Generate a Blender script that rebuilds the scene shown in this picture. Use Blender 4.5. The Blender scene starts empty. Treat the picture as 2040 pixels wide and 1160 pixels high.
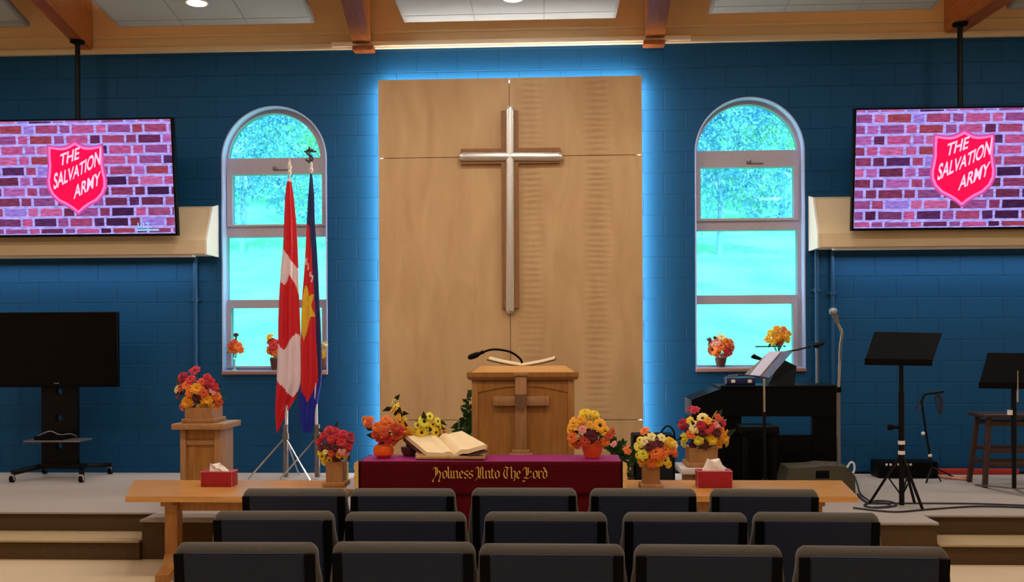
import bpy, bmesh, math, random
from mathutils import Vector, Matrix, Quaternion
random.seed(7)
PI = math.pi
COL = bpy.context.scene.collection
# ------------------------------------------------------------------ camera model
th, ro, FPX = .049, .005, 2000.0
CAM = Vector((.506, -9.914, 1.6))
_R = Vector((math.cos(th), math.sin(th), 0)); _F = Vector((-math.sin(th), math.cos(th), 0)); _U = Vector((0, 0, 1))
CR = _R*math.cos(ro) - _U*math.sin(ro); CU = _U*math.cos(ro) + _R*math.sin(ro)
def ray(px, py): return CR*((px-1020)/FPX) + CU*((680-py)/FPX) + _F
def W(px, py, Y):                      # point of the photo on the vertical plane y = Y
    d = ray(px, py); return CAM + d*((Y-CAM.y)/d.y)
def Z(px, py, z):                      # point of the photo on the level z
    d = ray(px, py); return CAM + d*((z-CAM.z)/d.z)
def S(Y, x=0): return FPX/((Vector((x, Y, 1.6))-CAM).dot(_F))     # pixels per metre
cam = bpy.data.objects.new('camera', bpy.data.cameras.new('camera')); COL.objects.link(cam)
cam.data.sensor_width = 36; cam.data.lens = 36*FPX/2040; cam.data.shift_y = 100/2040; cam.data.clip_end = 300
m = Matrix.Identity(4)
for i in range(3): m[i][0] = CR[i]; m[i][1] = CU[i]; m[i][2] = -_F[i]; m[i][3] = CAM[i]
cam.matrix_world = m
bpy.context.scene.camera = cam
# ------------------------------------------------------------------ materials
def lin(c):
    r = []
    for v in c:
        v /= 255.; r.append(v/12.92 if v <= .04045 else ((v+.055)/1.055)**2.4)
    return (r[0], r[1], r[2], 1)
_M = {}
def mat(name, c, rough=.6, metal=0, var=.12, scale=30, bump=0, c2=None, stretch=None, emit=0, spec=.5, sheen=0):
    if name in _M: return _M[name]
    mt = bpy.data.materials.new(name); mt.use_nodes = True; nt = mt.node_tree; N = nt.nodes; L = nt.links
    b = N['Principled BSDF']; b.inputs['Roughness'].default_value = rough; b.inputs['Metallic'].default_value = metal
    b.inputs['Specular IOR Level'].default_value = spec
    if sheen: b.inputs['Sheen Weight'].default_value = sheen
    tc = N.new('ShaderNodeTexCoord'); mp = N.new('ShaderNodeMapping'); L.new(tc.outputs['Object'], mp.inputs[0])
    if stretch: mp.inputs['Scale'].default_value = stretch
    no = N.new('ShaderNodeTexNoise'); no.inputs['Scale'].default_value = scale; no.inputs['Detail'].default_value = 5
    L.new(mp.outputs[0], no.inputs[0])
    a = lin(c)
    if c2: e = lin(c2); lo = a
    else: lo = tuple(v*(1-var) for v in a[:3])+(1,); e = tuple(min(1, v*(1+var)) for v in a[:3])+(1,)
    rp = N.new('ShaderNodeValToRGB'); rp.color_ramp.elements[0].position = .32; rp.color_ramp.elements[1].position = .68
    rp.color_ramp.elements[0].color = lo; rp.color_ramp.elements[1].color = e
    L.new(no.outputs[0], rp.inputs[0]); L.new(rp.outputs[0], b.inputs['Base Color'])
    if bump:
        bp = N.new('ShaderNodeBump'); bp.inputs['Strength'].default_value = bump; bp.inputs['Distance'].default_value = .01
        L.new(no.outputs[0], bp.inputs['Height']); L.new(bp.outputs[0], b.inputs['Normal'])
    if emit:
        b.inputs['Emission Color'].default_value = a; b.inputs['Emission Strength'].default_value = emit
    _M[name] = mt; return mt
def glow(name, c, s):
    if name in _M: return _M[name]
    mt = bpy.data.materials.new(name); mt.use_nodes = True; N = mt.node_tree.nodes
    N.remove(N['Principled BSDF']); e = N.new('ShaderNodeEmission'); e.inputs[0].default_value = lin(c); e.inputs[1].default_value = s
    mt.node_tree.links.new(e.outputs[0], N['Material Output'].inputs[0]); _M[name] = mt; return mt
# painted block wall
def block_mat():
    mt = bpy.data.materials.new('painted_block'); mt.use_nodes = True; nt = mt.node_tree; N = nt.nodes; L = nt.links
    b = N['Principled BSDF']; b.inputs['Roughness'].default_value = .6; b.inputs['Specular IOR Level'].default_value = .2
    tc = N.new('ShaderNodeTexCoord'); sx = N.new('ShaderNodeSeparateXYZ'); cx = N.new('ShaderNodeCombineXYZ')
    L.new(tc.outputs['Object'], sx.inputs[0]); L.new(sx.outputs[0], cx.inputs[0]); L.new(sx.outputs[2], cx.inputs[1])
    br = N.new('ShaderNodeTexBrick'); br.offset = .5; br.inputs['Scale'].default_value = 1
    br.inputs['Brick Width'].default_value = .406; br.inputs['Row Height'].default_value = .2065
    br.inputs['Mortar Size'].default_value = .005; br.inputs['Mortar Smooth'].default_value = .6
    mp = N.new('ShaderNodeMapping'); mp.inputs['Location'].default_value = (.1, .06, 0)
    L.new(cx.outputs[0], mp.inputs[0]); L.new(mp.outputs[0], br.inputs[0])
    n = N.new('ShaderNodeTexNoise'); n.inputs['Scale'].default_value = 70; n.inputs['Detail'].default_value = 6
    n2 = N.new('ShaderNodeTexNoise'); n2.inputs['Scale'].default_value = 1.7
    rp = N.new('ShaderNodeValToRGB'); rp.color_ramp.elements[0].color = lin((12, 70, 112)); rp.color_ramp.elements[1].color = lin((15, 78, 122))
    L.new(n2.outputs[0], rp.inputs[0]); L.new(rp.outputs[0], b.inputs['Base Color'])
    ad = N.new('ShaderNodeMath'); ad.operation = 'MULTIPLY_ADD'; ad.inputs[1].default_value = .12
    mi = N.new('ShaderNodeMath'); mi.operation = 'SUBTRACT'; mi.inputs[0].default_value = 1
    L.new(br.outputs['Fac'], mi.inputs[1]); L.new(n.outputs[0], ad.inputs[0]); L.new(mi.outputs[0], ad.inputs[2])
    bp = N.new('ShaderNodeBump'); bp.inputs['Strength'].default_value = .8; bp.inputs['Distance'].default_value = .012
    L.new(ad.outputs[0], bp.inputs['Height']); L.new(bp.outputs[0], b.inputs['Normal']); return mt
BLUE = block_mat()
def birch_mat():
    mt = bpy.data.materials.new('birch_ply'); mt.use_nodes = True; nt = mt.node_tree; N = nt.nodes; L = nt.links
    b = N['Principled BSDF']; b.inputs['Roughness'].default_value = .5
    tc = N.new('ShaderNodeTexCoord'); mp = N.new('ShaderNodeMapping'); mp.inputs['Scale'].default_value = (2.2, 1, .55)
    L.new(tc.outputs['Object'], mp.inputs[0])
    n = N.new('ShaderNodeTexNoise'); n.inputs['Scale'].default_value = 2.2; n.inputs['Detail'].default_value = 7; n.inputs['Distortion'].default_value = .8
    L.new(mp.outputs[0], n.inputs[0])
    rp = N.new('ShaderNodeValToRGB'); rp.color_ramp.elements[0].position = .3; rp.color_ramp.elements[1].position = .7
    rp.color_ramp.elements[0].color = lin((196, 156, 108)); rp.color_ramp.elements[1].color = lin((214, 176, 128))
    L.new(n.outputs[0], rp.inputs[0])
    # ripple figure in bands
    w = N.new('ShaderNodeTexWave'); w.bands_direction = 'Z'; w.inputs['Scale'].default_value = 4.5; w.inputs['Distortion'].default_value = 5; w.inputs['Detail'].default_value = 3
    m2 = N.new('ShaderNodeMapping'); m2.inputs['Scale'].default_value = (.35, 1, 1.2); L.new(tc.outputs['Object'], m2.inputs[0]); L.new(m2.outputs[0], w.inputs[0])
    sx = N.new('ShaderNodeSeparateXYZ'); L.new(tc.outputs['Object'], sx.inputs[0])
    prev = None
    for cxx, wd in ((.22, .16), (.86, .16)):
        su = N.new('ShaderNodeMath'); su.operation = 'SUBTRACT'; su.inputs[1].default_value = cxx; L.new(sx.outputs[0], su.inputs[0])
        ab = N.new('ShaderNodeMath'); ab.operation = 'ABSOLUTE'; L.new(su.outputs[0], ab.inputs[0])
        mr = N.new('ShaderNodeMapRange'); mr.inputs[1].default_value = .03; mr.inputs[2].default_value = wd; mr.inputs[3].default_value = 1; mr.inputs[4].default_value = 0
        L.new(ab.outputs[0], mr.inputs[0])
        if prev is None: prev = mr
        else:
            mx = N.new('ShaderNodeMath'); mx.operation = 'MAXIMUM'; L.new(prev.outputs[0], mx.inputs[0]); L.new(mr.outputs[0], mx.inputs[1]); prev = mx
    n3 = N.new('ShaderNodeTexNoise'); n3.inputs['Scale'].default_value = 3; L.new(tc.outputs['Object'], n3.inputs[0])
    mm = N.new('ShaderNodeMath'); mm.operation = 'MULTIPLY'; L.new(prev.outputs[0], mm.inputs[0]); L.new(w.outputs[1], mm.inputs[1])
    m3 = N.new('ShaderNodeMath'); m3.operation = 'MULTIPLY'; L.new(mm.outputs[0], m3.inputs[0]); L.new(n3.outputs[0], m3.inputs[1])
    mix = N.new('ShaderNodeMix'); mix.data_type = 'RGBA'; mix.inputs[7].default_value = lin((172, 128, 84))
    L.new(m3.outputs[0], mix.inputs[0]); L.new(rp.outputs[0], mix.inputs[6]); L.new(mix.outputs[2], b.inputs['Base Color'])
    return mt
BIRCH = birch_mat()
CREAM = mat('cream_paint', (226, 204, 168), .6, var=.03, scale=3)
TANP = mat('tan_paint', (226, 196, 154), .7, var=.05, scale=2)
GLULAM = mat('glulam', (132, 70, 24), .4, c2=(164, 94, 38), scale=6, stretch=(6, .5, 6))
OAK = mat('oak', (150, 98, 42), .42, c2=(172, 118, 56), scale=7, stretch=(6, 6, .7))
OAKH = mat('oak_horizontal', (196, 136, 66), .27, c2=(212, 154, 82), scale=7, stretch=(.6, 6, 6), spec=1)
OAKD = mat('oak_pale', (158, 112, 70), .45, c2=(176, 130, 84), scale=7, stretch=(6, 6, .7))
CROSSW = mat('cross_wood', (136, 92, 48), .5, c2=(152, 104, 56), scale=8, stretch=(3, 3, 1))
SILVER = mat('brushed_silver', (225, 222, 218), .32, .9, var=.05)
CARPET = mat('stage_carpet', (166, 154, 147), .95, var=.12, scale=220, bump=.4, sheen=.3)
RISER = mat('riser_carpet_shaded', (84, 62, 36), .95, var=.2, scale=160, bump=.4)  # brown carpet, with the shade on the risers put into the colour
FLOORM = mat('floor_carpet', (206, 184, 152), .9, var=.08, scale=120, bump=.3)
BLACK = mat('black_plastic', (4, 4, 6), .5, var=.2, spec=.1)
BLKMET = mat('black_metal', (6, 7, 11), .45, 0, var=.2, spec=.18)
SCRBLK = mat('dark_screen', (3, 3, 4), .22, var=.05, spec=.12)
CHROME = mat('chrome', (215, 215, 220), .2, 1, var=.04)
GREYMET = mat('grey_metal', (128, 122, 124), .4, .7, var=.1)
FRAME = mat('window_vinyl_shaded', (178, 168, 182), .5, var=.03)  # white frame in mauve grey: its backlit shade is in the colour
SILLM = mat('brown_sill', (150, 108, 98), .5, var=.08)
REVEAL = mat('reveal_lit', (170, 190, 235), .5, var=.03)  # blue-white of daylight on the reveal, put into the colour
CLOTH = mat('burgundy_cloth_shaded', (76, 1, 11), .8, var=.12, scale=90, bump=.15, spec=.1)  # hanging parts of the altar cloth, darkened in colour for their shade
CLOTHT = mat('plum_cloth_lit', (150, 0, 108), .5, var=.1, scale=60, bump=.1)  # top of the same cloth, its lit sheen put into the colour
GOLDT = mat('gold_thread', (222, 168, 74), .5, var=.15, scale=200)
FRINGE = mat('gold_fringe', (226, 184, 120), .7, var=.25, scale=150)
PAPER = mat('page_paper', (240, 214, 170), .7, var=.04, scale=8)
LEATHER = mat('brown_leather', (74, 40, 26), .5, var=.15)
WHITE = mat('white_paper', (236, 226, 216), .7, var=.03)
TISRED = mat('red_card', (160, 14, 36), .45, var=.08)
PINKEDGE = mat('pink_edge', (214, 120, 130), .5, var=.05)
CHAIRF = mat('chair_fabric', (84, 79, 72), .9, var=.14, scale=260, bump=.3, sheen=.2)
CHAIRB = mat('chair_back_fabric', (30, 40, 64), .85, var=.18, scale=220, bump=.2)
CHAIRP = mat('chair_plastic_and_shade', (4, 4, 6), .6, var=.1, spec=.1)  # book rack plastic; also paints the shade beside the back panels
CHFRAME = mat('chair_frame', (60, 56, 54), .35, .8, var=.1)
GREEN = mat('leaf_green', (40, 84, 34), .6, var=.35, scale=20)
DGREEN = mat('dark_leaf', (22, 44, 24), .6, var=.35, scale=20)
SPIKE = mat('dry_stalk', (222, 190, 140), .7, var=.1)
POTOR = mat('orange_pot', (238, 92, 8), .35, var=.05)
PLANTER = mat('planter_wood', (154, 106, 60), .5, c2=(172, 124, 76), scale=6, stretch=(5, 5, 1))
DARKPOT = mat('brown_pot', (86, 48, 40), .6, var=.2)
DKWOOD = mat('dark_wood', (52, 32, 28), .4, c2=(64, 42, 34), scale=6, stretch=(5, 5, 1))
TILE = mat('acoustic_tile', (172, 178, 176), .85, var=.05, scale=60, bump=.1)
TGRID = mat('tile_grid', (150, 150, 148), .6, var=.03)
RED = mat('red_flag', (205, 8, 28), .65, var=.06, scale=12)
WHT = mat('white_flag', (232, 208, 214), .65, var=.04, scale=12)
NAVY = mat('navy_flag', (14, 34, 92), .65, var=.12, scale=12)
ROYAL = mat('blue_flag', (14, 28, 150), .65, var=.08, scale=12)
YEL = mat('yellow_flag', (224, 178, 36), .65, var=.1, scale=12)
BRICKR = mat('red_board', (176, 40, 34), .5, var=.1)
OLIVE = mat('wedge_carpet', (72, 68, 52), .85, var=.15, scale=120, bump=.2)
CABLE = mat('cable_rubber', (34, 32, 44), .5, var=.1)
WCABLE = mat('white_cable', (214, 224, 236), .4, var=.03)
OCABLE = mat('orange_cable', (214, 136, 100), .5, var=.05)
BLUEPIPE = mat('painted_pipe', (8, 76, 122), .4, var=.05)
SHEET = mat('sheet_music', (206, 210, 244), .4, var=.04, scale=40)
# ------------------------------------------------------------------ object helpers
def wloc(o):
    v = Vector((0, 0, 0))
    while o is not None: v = v + o.location; o = o.parent
    return v
def tag(o, label=None, cat=None, group=None, kind=None):
    if label: o['label'] = label
    if cat: o['category'] = cat
    if group: o['group'] = group
    if kind: o['kind'] = kind
    return o
def thing(name, loc, label, cat, group=None, kind=None):
    o = bpy.data.objects.new(name, None); COL.objects.link(o); o.location = loc; o.empty_display_size = .1
    return tag(o, label, cat, group, kind)
class MB:
    def __init__(s): s.bm = bmesh.new()
    def _add(s, b, M=None):
        me = bpy.data.meshes.new('t'); b.to_mesh(me); b.free()
        if M is not None: me.transform(M)
        s.bm.from_mesh(me); bpy.data.meshes.remove(me); return s
    def box(s, a, b, bev=0, seg=2, M=None):
        bm = bmesh.new(); bmesh.ops.create_cube(bm, size=1)
        a = Vector(a); b = Vector(b)
        for v in bm.verts:
            v.co = Vector((a[i]+(v.co[i]+.5)*(b[i]-a[i]) for i in range(3)))
        if bev: bmesh.ops.bevel(bm, geom=bm.edges[:], offset=bev, segments=seg, affect='EDGES', profile=.5)
        bmesh.ops.recalc_face_normals(bm, faces=bm.faces[:]); return s._add(bm, M)
    def bar(s, p, q, w, d, bev=0, up=(0, 0, 1)):      # rectangular bar from p to q
        p = Vector(p); q = Vector(q); z = (q-p).normalized(); u = Vector(up)
        if abs(z.dot(u)) > .99: u = Vector((0, 1, 0))
        x = u.cross(z).normalized(); y = z.cross(x)
        M = Matrix.Identity(4)
        for i in range(3): M[i][0] = x[i]; M[i][1] = y[i]; M[i][2] = z[i]; M[i][3] = p[i]
        return s.box((-w/2, -d/2, 0), (w/2, d/2, (q-p).length), bev, M=M)
    def cyl(s, p, q, r, r2=None, n=16):
        p = Vector(p); q = Vector(q); bm = bmesh.new(); h = (q-p).length
        bmesh.ops.create_cone(bm, cap_ends=True, segments=n, radius1=r, radius2=r if r2 is None else r2, depth=h)
        M = Matrix.Translation((p+q)/2) @ (q-p).to_track_quat('Z', 'Y').to_matrix().to_4x4(); return s._add(bm, M)
    def ball(s, c, r, sc=(1, 1, 1), sub=2):
        bm = bmesh.new(); bmesh.ops.create_icosphere(bm, subdivisions=sub, radius=r)
        return s._add(bm, Matrix.Translation(c) @ Matrix.Diagonal((*sc, 1)))
    def lathe(s, c, prof, n=24, rot=None):
        bm = bmesh.new(); rings = []
        for r, z in prof:
            rings.append([bm.verts.new((r*math.cos(2*PI*k/n), r*math.sin(2*PI*k/n), z)) for k in range(n)])
        for a, b in zip(rings, rings[1:]):
            for k in range(n): bm.faces.new((a[k], a[(k+1) % n], b[(k+1) % n], b[k]))
        if prof[0][0] > 1e-4: bm.faces.new(rings[0][::-1])
        if prof[-1][0] > 1e-4: bm.faces.new(rings[-1])
        M = Matrix.Translation(c)
        if rot is not None: M = M @ rot
        return s._add(bm, M)
    def tube(s, pts, r, n=8, sm=3):
        pts = [Vector(p) for p in pts]
        if sm > 1 and len(pts) > 2:
            q = []; P = [pts[0]]+pts+[pts[-1]]
            for i in range(1, len(P)-2):
                for k in range(sm):
                    t = k/sm; a, b, c, d = P[i-1], P[i], P[i+1], P[i+2]
                    q.append(.5*((2*b)+(c-a)*t+(2*a-5*b+4*c-d)*t*t+(3*b-a-3*c+d)*t**3))
            pts = q+[pts[-1]]
        bm = bmesh.new(); rings = []; x = None
        for i, p in enumerate(pts):
            t = (pts[min(i+1, len(pts)-1)]-pts[max(i-1, 0)]).normalized()
            if x is None: x = t.orthogonal().normalized()
            else: x = (x-t*x.dot(t)).normalized()
            y = t.cross(x); rr = r[min(i, len(r)-1)] if isinstance(r, (list, tuple)) else r
            rings.append([bm.verts.new(p+(x*math.cos(2*PI*k/n)+y*math.sin(2*PI*k/n))*rr) for k in range(n)])
        for a, b in zip(rings, rings[1:]):
            for k in range(n): bm.faces.new((a[k], a[(k+1) % n], b[(k+1) % n], b[k]))
        bm.faces.new(rings[0][::-1]); bm.faces.new(rings[-1]); return s._add(bm)
    def hull(s, bot, top):                            # prism between two polygons of equal length
        bm = bmesh.new(); A = [bm.verts.new(p) for p in bot]; B = [bm.verts.new(p) for p in top]; n = len(A)
        for k in range(n): bm.faces.new((A[k], A[(k+1) % n], B[(k+1) % n], B[k]))
        bm.faces.new(A[::-1]); bm.faces.new(B); bmesh.ops.recalc_face_normals(bm, faces=bm.faces[:]); return s._add(bm)
    def prism(s, poly, off):
        off = Vector(off); return s.hull([Vector(p) for p in poly], [Vector(p)+off for p in poly])
    def poly(s, pts):
        s.bm.faces.new([s.bm.verts.new(p) for p in pts]); return s
    def mesh(s, me, M=None):
        me = me.copy()
        if M is not None: me.transform(M)
        s.bm.from_mesh(me); bpy.data.meshes.remove(me); return s
    def build(s, name, mt, parent=None, smooth=None, kind=None, label=None):
        me = bpy.data.meshes.new(name)
        if parent is not None: bmesh.ops.translate(s.bm, verts=s.bm.verts[:], vec=-wloc(parent))
        s.bm.to_mesh(me); s.bm.free()
        for q in (mt if isinstance(mt, (list, tuple)) else [mt]): me.materials.append(q)
        o = bpy.data.objects.new(name, me); COL.objects.link(o); o.parent = parent
        if kind: o['kind'] = kind
        if label: o['label'] = label
        if smooth is not False:
            for p in me.polygons: p.use_smooth = True
            try: me.set_sharp_from_angle(angle=math.radians(35 if smooth is None else smooth))
            except Exception: pass
        return o
def outline(loops, t, M=None):                        # flat plate with holes: XY loops, thickness t about z = 0
    cu = bpy.data.curves.new('c', 'CURVE'); cu.dimensions = '2D'; cu.fill_mode = 'BOTH'; cu.extrude = t/2
    for lp in loops:
        sp = cu.splines.new('POLY'); sp.points.add(len(lp)-1); sp.use_cyclic_u = True
        for k, p in enumerate(lp): sp.points[k].co = (p[0], p[1], 0, 1)
    o = bpy.data.objects.new('c', cu); COL.objects.link(o); bpy.context.view_layer.update()
    me = bpy.data.meshes.new_from_object(o.evaluated_get(bpy.context.evaluated_depsgraph_get()))
    bpy.data.objects.remove(o); bpy.data.curves.remove(cu)
    if M is not None: me.transform(M)
    return me
XZ = Matrix(((1, 0, 0, 0), (0, 0, -1, 0), (0, 1, 0, 0), (0, 0, 0, 1)))      # XY drawing -> XZ plane
def wallplate(loops, y0, y1): return outline(loops, abs(y1-y0), Matrix.Translation((0, (y0+y1)/2, 0)) @ XZ)
def text_mesh(txt, size, ext=.001):
    cu = bpy.data.curves.new('t', 'FONT'); cu.body = txt; cu.size = size; cu.extrude = ext; cu.offset = size*.022
    o = bpy.data.objects.new('t', cu); COL.objects.link(o); bpy.context.view_layer.update()
    me = bpy.data.meshes.new_from_object(o.evaluated_get(bpy.context.evaluated_depsgraph_get()))
    bpy.data.objects.remove(o); bpy.data.curves.remove(cu); return me
def rect(x0, z0, x1, z1): return [(x0, z0), (x1, z0), (x1, z1), (x0, z1)]
def arch(x0, z0, x1, zt, n=40):
    r = (x1-x0)/2; zs = zt-r; cx = (x0+x1)/2
    return [(x0, z0), (x1, z0)]+[(cx+r*math.cos(PI*k/n), zs+r*math.sin(PI*k/n)) for k in range(n+1)]
def halfmoon(x0, z0, x1, zt, n=40):                    # circular top cut off at z0
    cx = (x0+x1)/2; w = (x1-x0)/2; h = zt-z0; r = (w*w+h*h)/(2*h); a0 = math.asin(min(1, w/r)); cz = zt-r
    if h > w: a0 = PI-a0
    return [(cx+r*math.sin(a0-2*a0*k/n), cz+r*math.cos(a0-2*a0*k/n)) for k in range(n+1)][::-1]
def dup(root, loc=None, rotz=None):
    r = root.copy(); COL.objects.link(r)
    if loc is not None: r.location = loc
    if rotz is not None: r.rotation_euler = (0, 0, rotz)
    for ch in list(root.children):
        c = ch.copy(); COL.objects.link(c); c.parent = r
        for g in ch.children:
            d = g.copy(); COL.objects.link(d); d.parent = c
    return r
PLAT = .295; WT = 4.535
YF = -2.30                                            # front edge of the platform at the sides
# ------------------------------------------------------------------ room shell
XL, XR, YB, ZC = -7.0, 7.2, -15.5, 6.3
def st(name, mb, mt, **k): return mb.build(name, mt, kind='structure', **k)
st('floor', MB().box((XL, YB, -.1), (XR, .5, 0)), FLOORM)
# windows
WIN = {1: (443, 652, 211, 741), 2: (1386, 1604, 193, 735)}
op = {}
for k, (a, b, t, bt) in WIN.items():
    p = W(a, bt, 0); q = W(b, (t+bt)/2, 0); tp = W((a+b)/2, t, 0)
    op[k] = (p.x, p.z, q.x, tp.z)
zw = WT
me = wallplate([rect(XL, 0, XR, zw)]+[arch(*op[k]) for k in op], 0, .22)
st('wall_back', MB().mesh(me), BLUE, smooth=False)
st('wall_upper', MB().box((XL, -.02, WT), (XR, .22, ZC)), TANP)['label'] = 'tan upper wall above the blue block wall'
st('wall_left', MB().box((XL-.2, YB, 0), (XL, .22, ZC)), CREAM)
st('wall_right', MB().box((XR, YB, 0), (XR+.2, .22, ZC)), CREAM)
st('wall_front', MB().box((XL-.2, YB-.2, 0), (XR+.2, YB, ZC)), CREAM)
st('ceiling', MB().box((XL-.2, YB-.2, ZC), (XR+.2, .3, ZC+.2)), TANP)
t1 = st('trim_1', MB().box((XL, -.05, WT-.025), (XR, 0, WT+.03), .006).box((XL, -.03, WT+.13), (XR, -.02, WT+.15)), CREAM)
st('trim_2', MB().box((-1.75, -.08, WT-.012), (1.78, -.05, WT+.035), .005), mat('cream_gloss', (246, 228, 200), .3, var=.02))
# platform : side parts with a lower step, centre part flush
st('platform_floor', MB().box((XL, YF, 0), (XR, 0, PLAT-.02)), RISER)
st('floor_2', MB().box((XL, YF-.02, PLAT-.02), (XR, 0, PLAT), .008), CARPET)
bx0, bx1, byf = -2.60, 3.17, -2.63
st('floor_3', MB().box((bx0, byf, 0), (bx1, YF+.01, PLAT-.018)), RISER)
st('floor_4', MB().box((bx0-.01, byf-.02, PLAT-.02), (bx1+.01, YF+.01, PLAT+.002), .008), CARPET)
NOSE = mat('step_carpet', (172, 148, 112), .9, var=.1, scale=160, bump=.3)
for i, (x0, x1) in enumerate(((XL, bx0-.005), (bx1+.005, XR))):
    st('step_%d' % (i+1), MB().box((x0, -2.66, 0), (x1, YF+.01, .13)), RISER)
    st('step_%d' % (i+3), MB().box((x0, -2.68, .128), (x1, YF-.001, .146), .006), NOSE)
st('baseboard_back', MB().box((1.5, -.015, PLAT), (XR, -.001, PLAT+.02)), BLKMET)
# ------------------------------------------------------------------ windows
def glass_mat():
    mt = bpy.data.materials.new('tinted_glass'); mt.use_nodes = True; N = mt.node_tree.nodes; L = mt.node_tree.links
    N.remove(N['Principled BSDF']); t = N.new('ShaderNodeBsdfTransparent'); t.inputs[0].default_value = (.52, .91, .98, 1)
    g = N.new('ShaderNodeBsdfGlossy'); g.inputs['Roughness'].default_value = .02; mx = N.new('ShaderNodeMixShader'); mx.inputs[0].default_value = .012
    L.new(t.outputs[0], mx.inputs[1]); L.new(g.outputs[0], mx.inputs[2]); L.new(mx.outputs[0], N['Material Output'].inputs[0]); return mt
GLASS = glass_mat()
# pane rectangles in photo pixels: x0, x1, ytop, ybottom
panes = {1: [('moon', 455, 638, 226, 315), (463, 641, 346, 448), (453, 651, 471, 598), (461, 641, 613, 730)],
         2: [('moon', 1388, 1588, 208, 300), (1396, 1581, 332, 436), (1381, 1588, 458, 589), (1387, 1580, 605, 728)]}
sashes = {1: [(452, 653, 334, 452), (452, 652, 602, 734)], 2: [(1388, 1590, 320, 441), (1380, 1589, 594, 733)]}
for k in (1, 2):
    x0, z0, x1, zt = op[k]; yf = .115
    holes = []; gl = []
    for pn in panes[k]:
        if pn[0] == 'moon':
            a = W(pn[1], pn[4], yf); b = W(pn[2], pn[4], yf); c = W((pn[1]+pn[2])/2, pn[3], yf)
            lp = halfmoon(a.x, (a.z+b.z)/2, b.x, c.z)
        else:
            a = W(pn[0], pn[3], yf); b = W(pn[1], pn[2], yf); lp = rect(a.x, a.z, b.x, b.z)
        holes.append(lp); gl.append(lp)
    wf = MB().mesh(wallplate([arch(x0-.01, z0-.01, x1+.01, zt+.01)]+holes, yf, yf+.08)).build('window_%d' % k, FRAME, smooth=False)
    tag(wf, kind='structure')
    r0 = arch(x0+.001, z0+.001, x1-.001, zt-.001); r1 = arch(x0+.014, z0+.014, x1-.014, zt-.014)
    MB().mesh(wallplate([r0, r1], -.006, yf)).build('window_casing', REVEAL, wf)
    for lp in gl:
        MB().mesh(wallplate([lp], yf+.035, yf+.041)).build('window_pane', GLASS, wf, smooth=False)
    for (a0, a1, t0, b0) in sashes[k]:
        a = W(a0, b0, yf-.02); b = W(a1, t0, yf-.02)
        i = 1 if t0 < 500 else 3; pn = panes[k][i]; c = W(pn[0], pn[3], yf-.02); d = W(pn[1], pn[2], yf-.02)
        MB().mesh(wallplate([rect(a.x, a.z, b.x, b.z), rect(c.x, c.z, d.x, d.z)], yf-.02, yf-.001)).build('window_sash', FRAME, wf, smooth=False)
    c = W(548 if k == 1 else 1492, 335 if k == 1 else 322, yf-.03)
    MB().box((c.x-.022, yf-.045, c.z-.018), (c.x+.022, yf-.02, c.z+.018), .004).box((c.x, yf-.035, c.z-.02), (c.x+.14, yf-.022, c.z-.012)).build('window_latch', GREYMET, wf)
    MB().box((x0-.0, -.035, z0-.03), (x1+.0, yf, z0+.004), .006).build('window_sill', SILLM, wf)
# ------------------------------------------------------------------ outdoors
LAWN = mat('lawn_grass', (146, 232, 158), .9, c2=(186, 244, 196), scale=.45, var=.2)
bm = MB().bm
def hill(y): return -.6+max(0, y-7)*.235
lawn = MB(); nx, ny = 40, 40; vs = []
for j in range(ny+1):
    y = .6+j*1.6
    for i in range(nx+1):
        x = -32+i*1.6
        h = hill(y)+.15*math.sin(x*.7+y*.3)
        h += -.07*(x+0)*min(1, y/20)*.25
        vs.append(lawn.bm.verts.new((x, y, h)))
for j in range(ny):
    for i in range(nx):
        a = j*(nx+1)+i; lawn.bm.faces.new((vs[a], vs[a+1], vs[a+nx+2], vs[a+nx+1]))
lw = lawn.build('lawn', LAWN, smooth=180); tag(lw, 'bright green lawn rising behind the church windows', 'lawn', kind='structure')
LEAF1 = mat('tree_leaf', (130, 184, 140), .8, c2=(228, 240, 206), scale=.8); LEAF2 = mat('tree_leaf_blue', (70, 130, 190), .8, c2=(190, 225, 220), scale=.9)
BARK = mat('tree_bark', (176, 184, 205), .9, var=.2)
def crown_mesh(seed, n=7000):
    rnd = random.Random(seed); bm = bmesh.new(); blobs = [(Vector((rnd.uniform(-1, 1)*1.9, rnd.uniform(-1, 1)*1.2, rnd.uniform(-.6, 1)*2.6)), rnd.uniform(1, 1.7)) for _ in range(13)]
    for _ in range(n):
        c, r = rnd.choice(blobs); d = Vector((rnd.gauss(0, 1), rnd.gauss(0, 1), rnd.gauss(0, 1))).normalized()
        p = c+d*r*rnd.uniform(.6, 1.05); s = rnd.uniform(.05, .11); q = d.to_track_quat('Z', 'Y') @ Quaternion((rnd.random(), rnd.random(), rnd.random(), rnd.random())).normalized()
        v = [bm.verts.new(p+q @ Vector(w)*s) for w in ((-1, 0, 0), (0, -.55, .1), (1.1, 0, 0), (0, .55, .1))]; bm.faces.new(v)
    me = bpy.data.meshes.new('crown'); bm.to_mesh(me); bm.free(); return me
crowns = [crown_mesh(s) for s in (1, 2, 3)]
def tree(x, y, sc, k, label, group):
    g = hill(y)-.0175*x
    t = thing('tree', (x, y, g-.3), label, 'tree', group)
    me = crowns[k % 3]
    c = bpy.data.objects.new('crown', me if me.materials else me); 
    if not me.materials: me.materials.append(LEAF1 if k % 2 else LEAF2)
    COL.objects.link(c); c.parent = t; c.location = (0, 0, 3.6*sc); c.scale = (sc, sc, sc); c.rotation_euler = (0, 0, k*1.3)
    MB().tube([(x, y, g-.3), (x+.1, y, g+1.5*sc), (x, y, g+3.6*sc)], [.12*sc]*4+[.07*sc]*9, 8).build('trunk', BARK, t)
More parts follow.
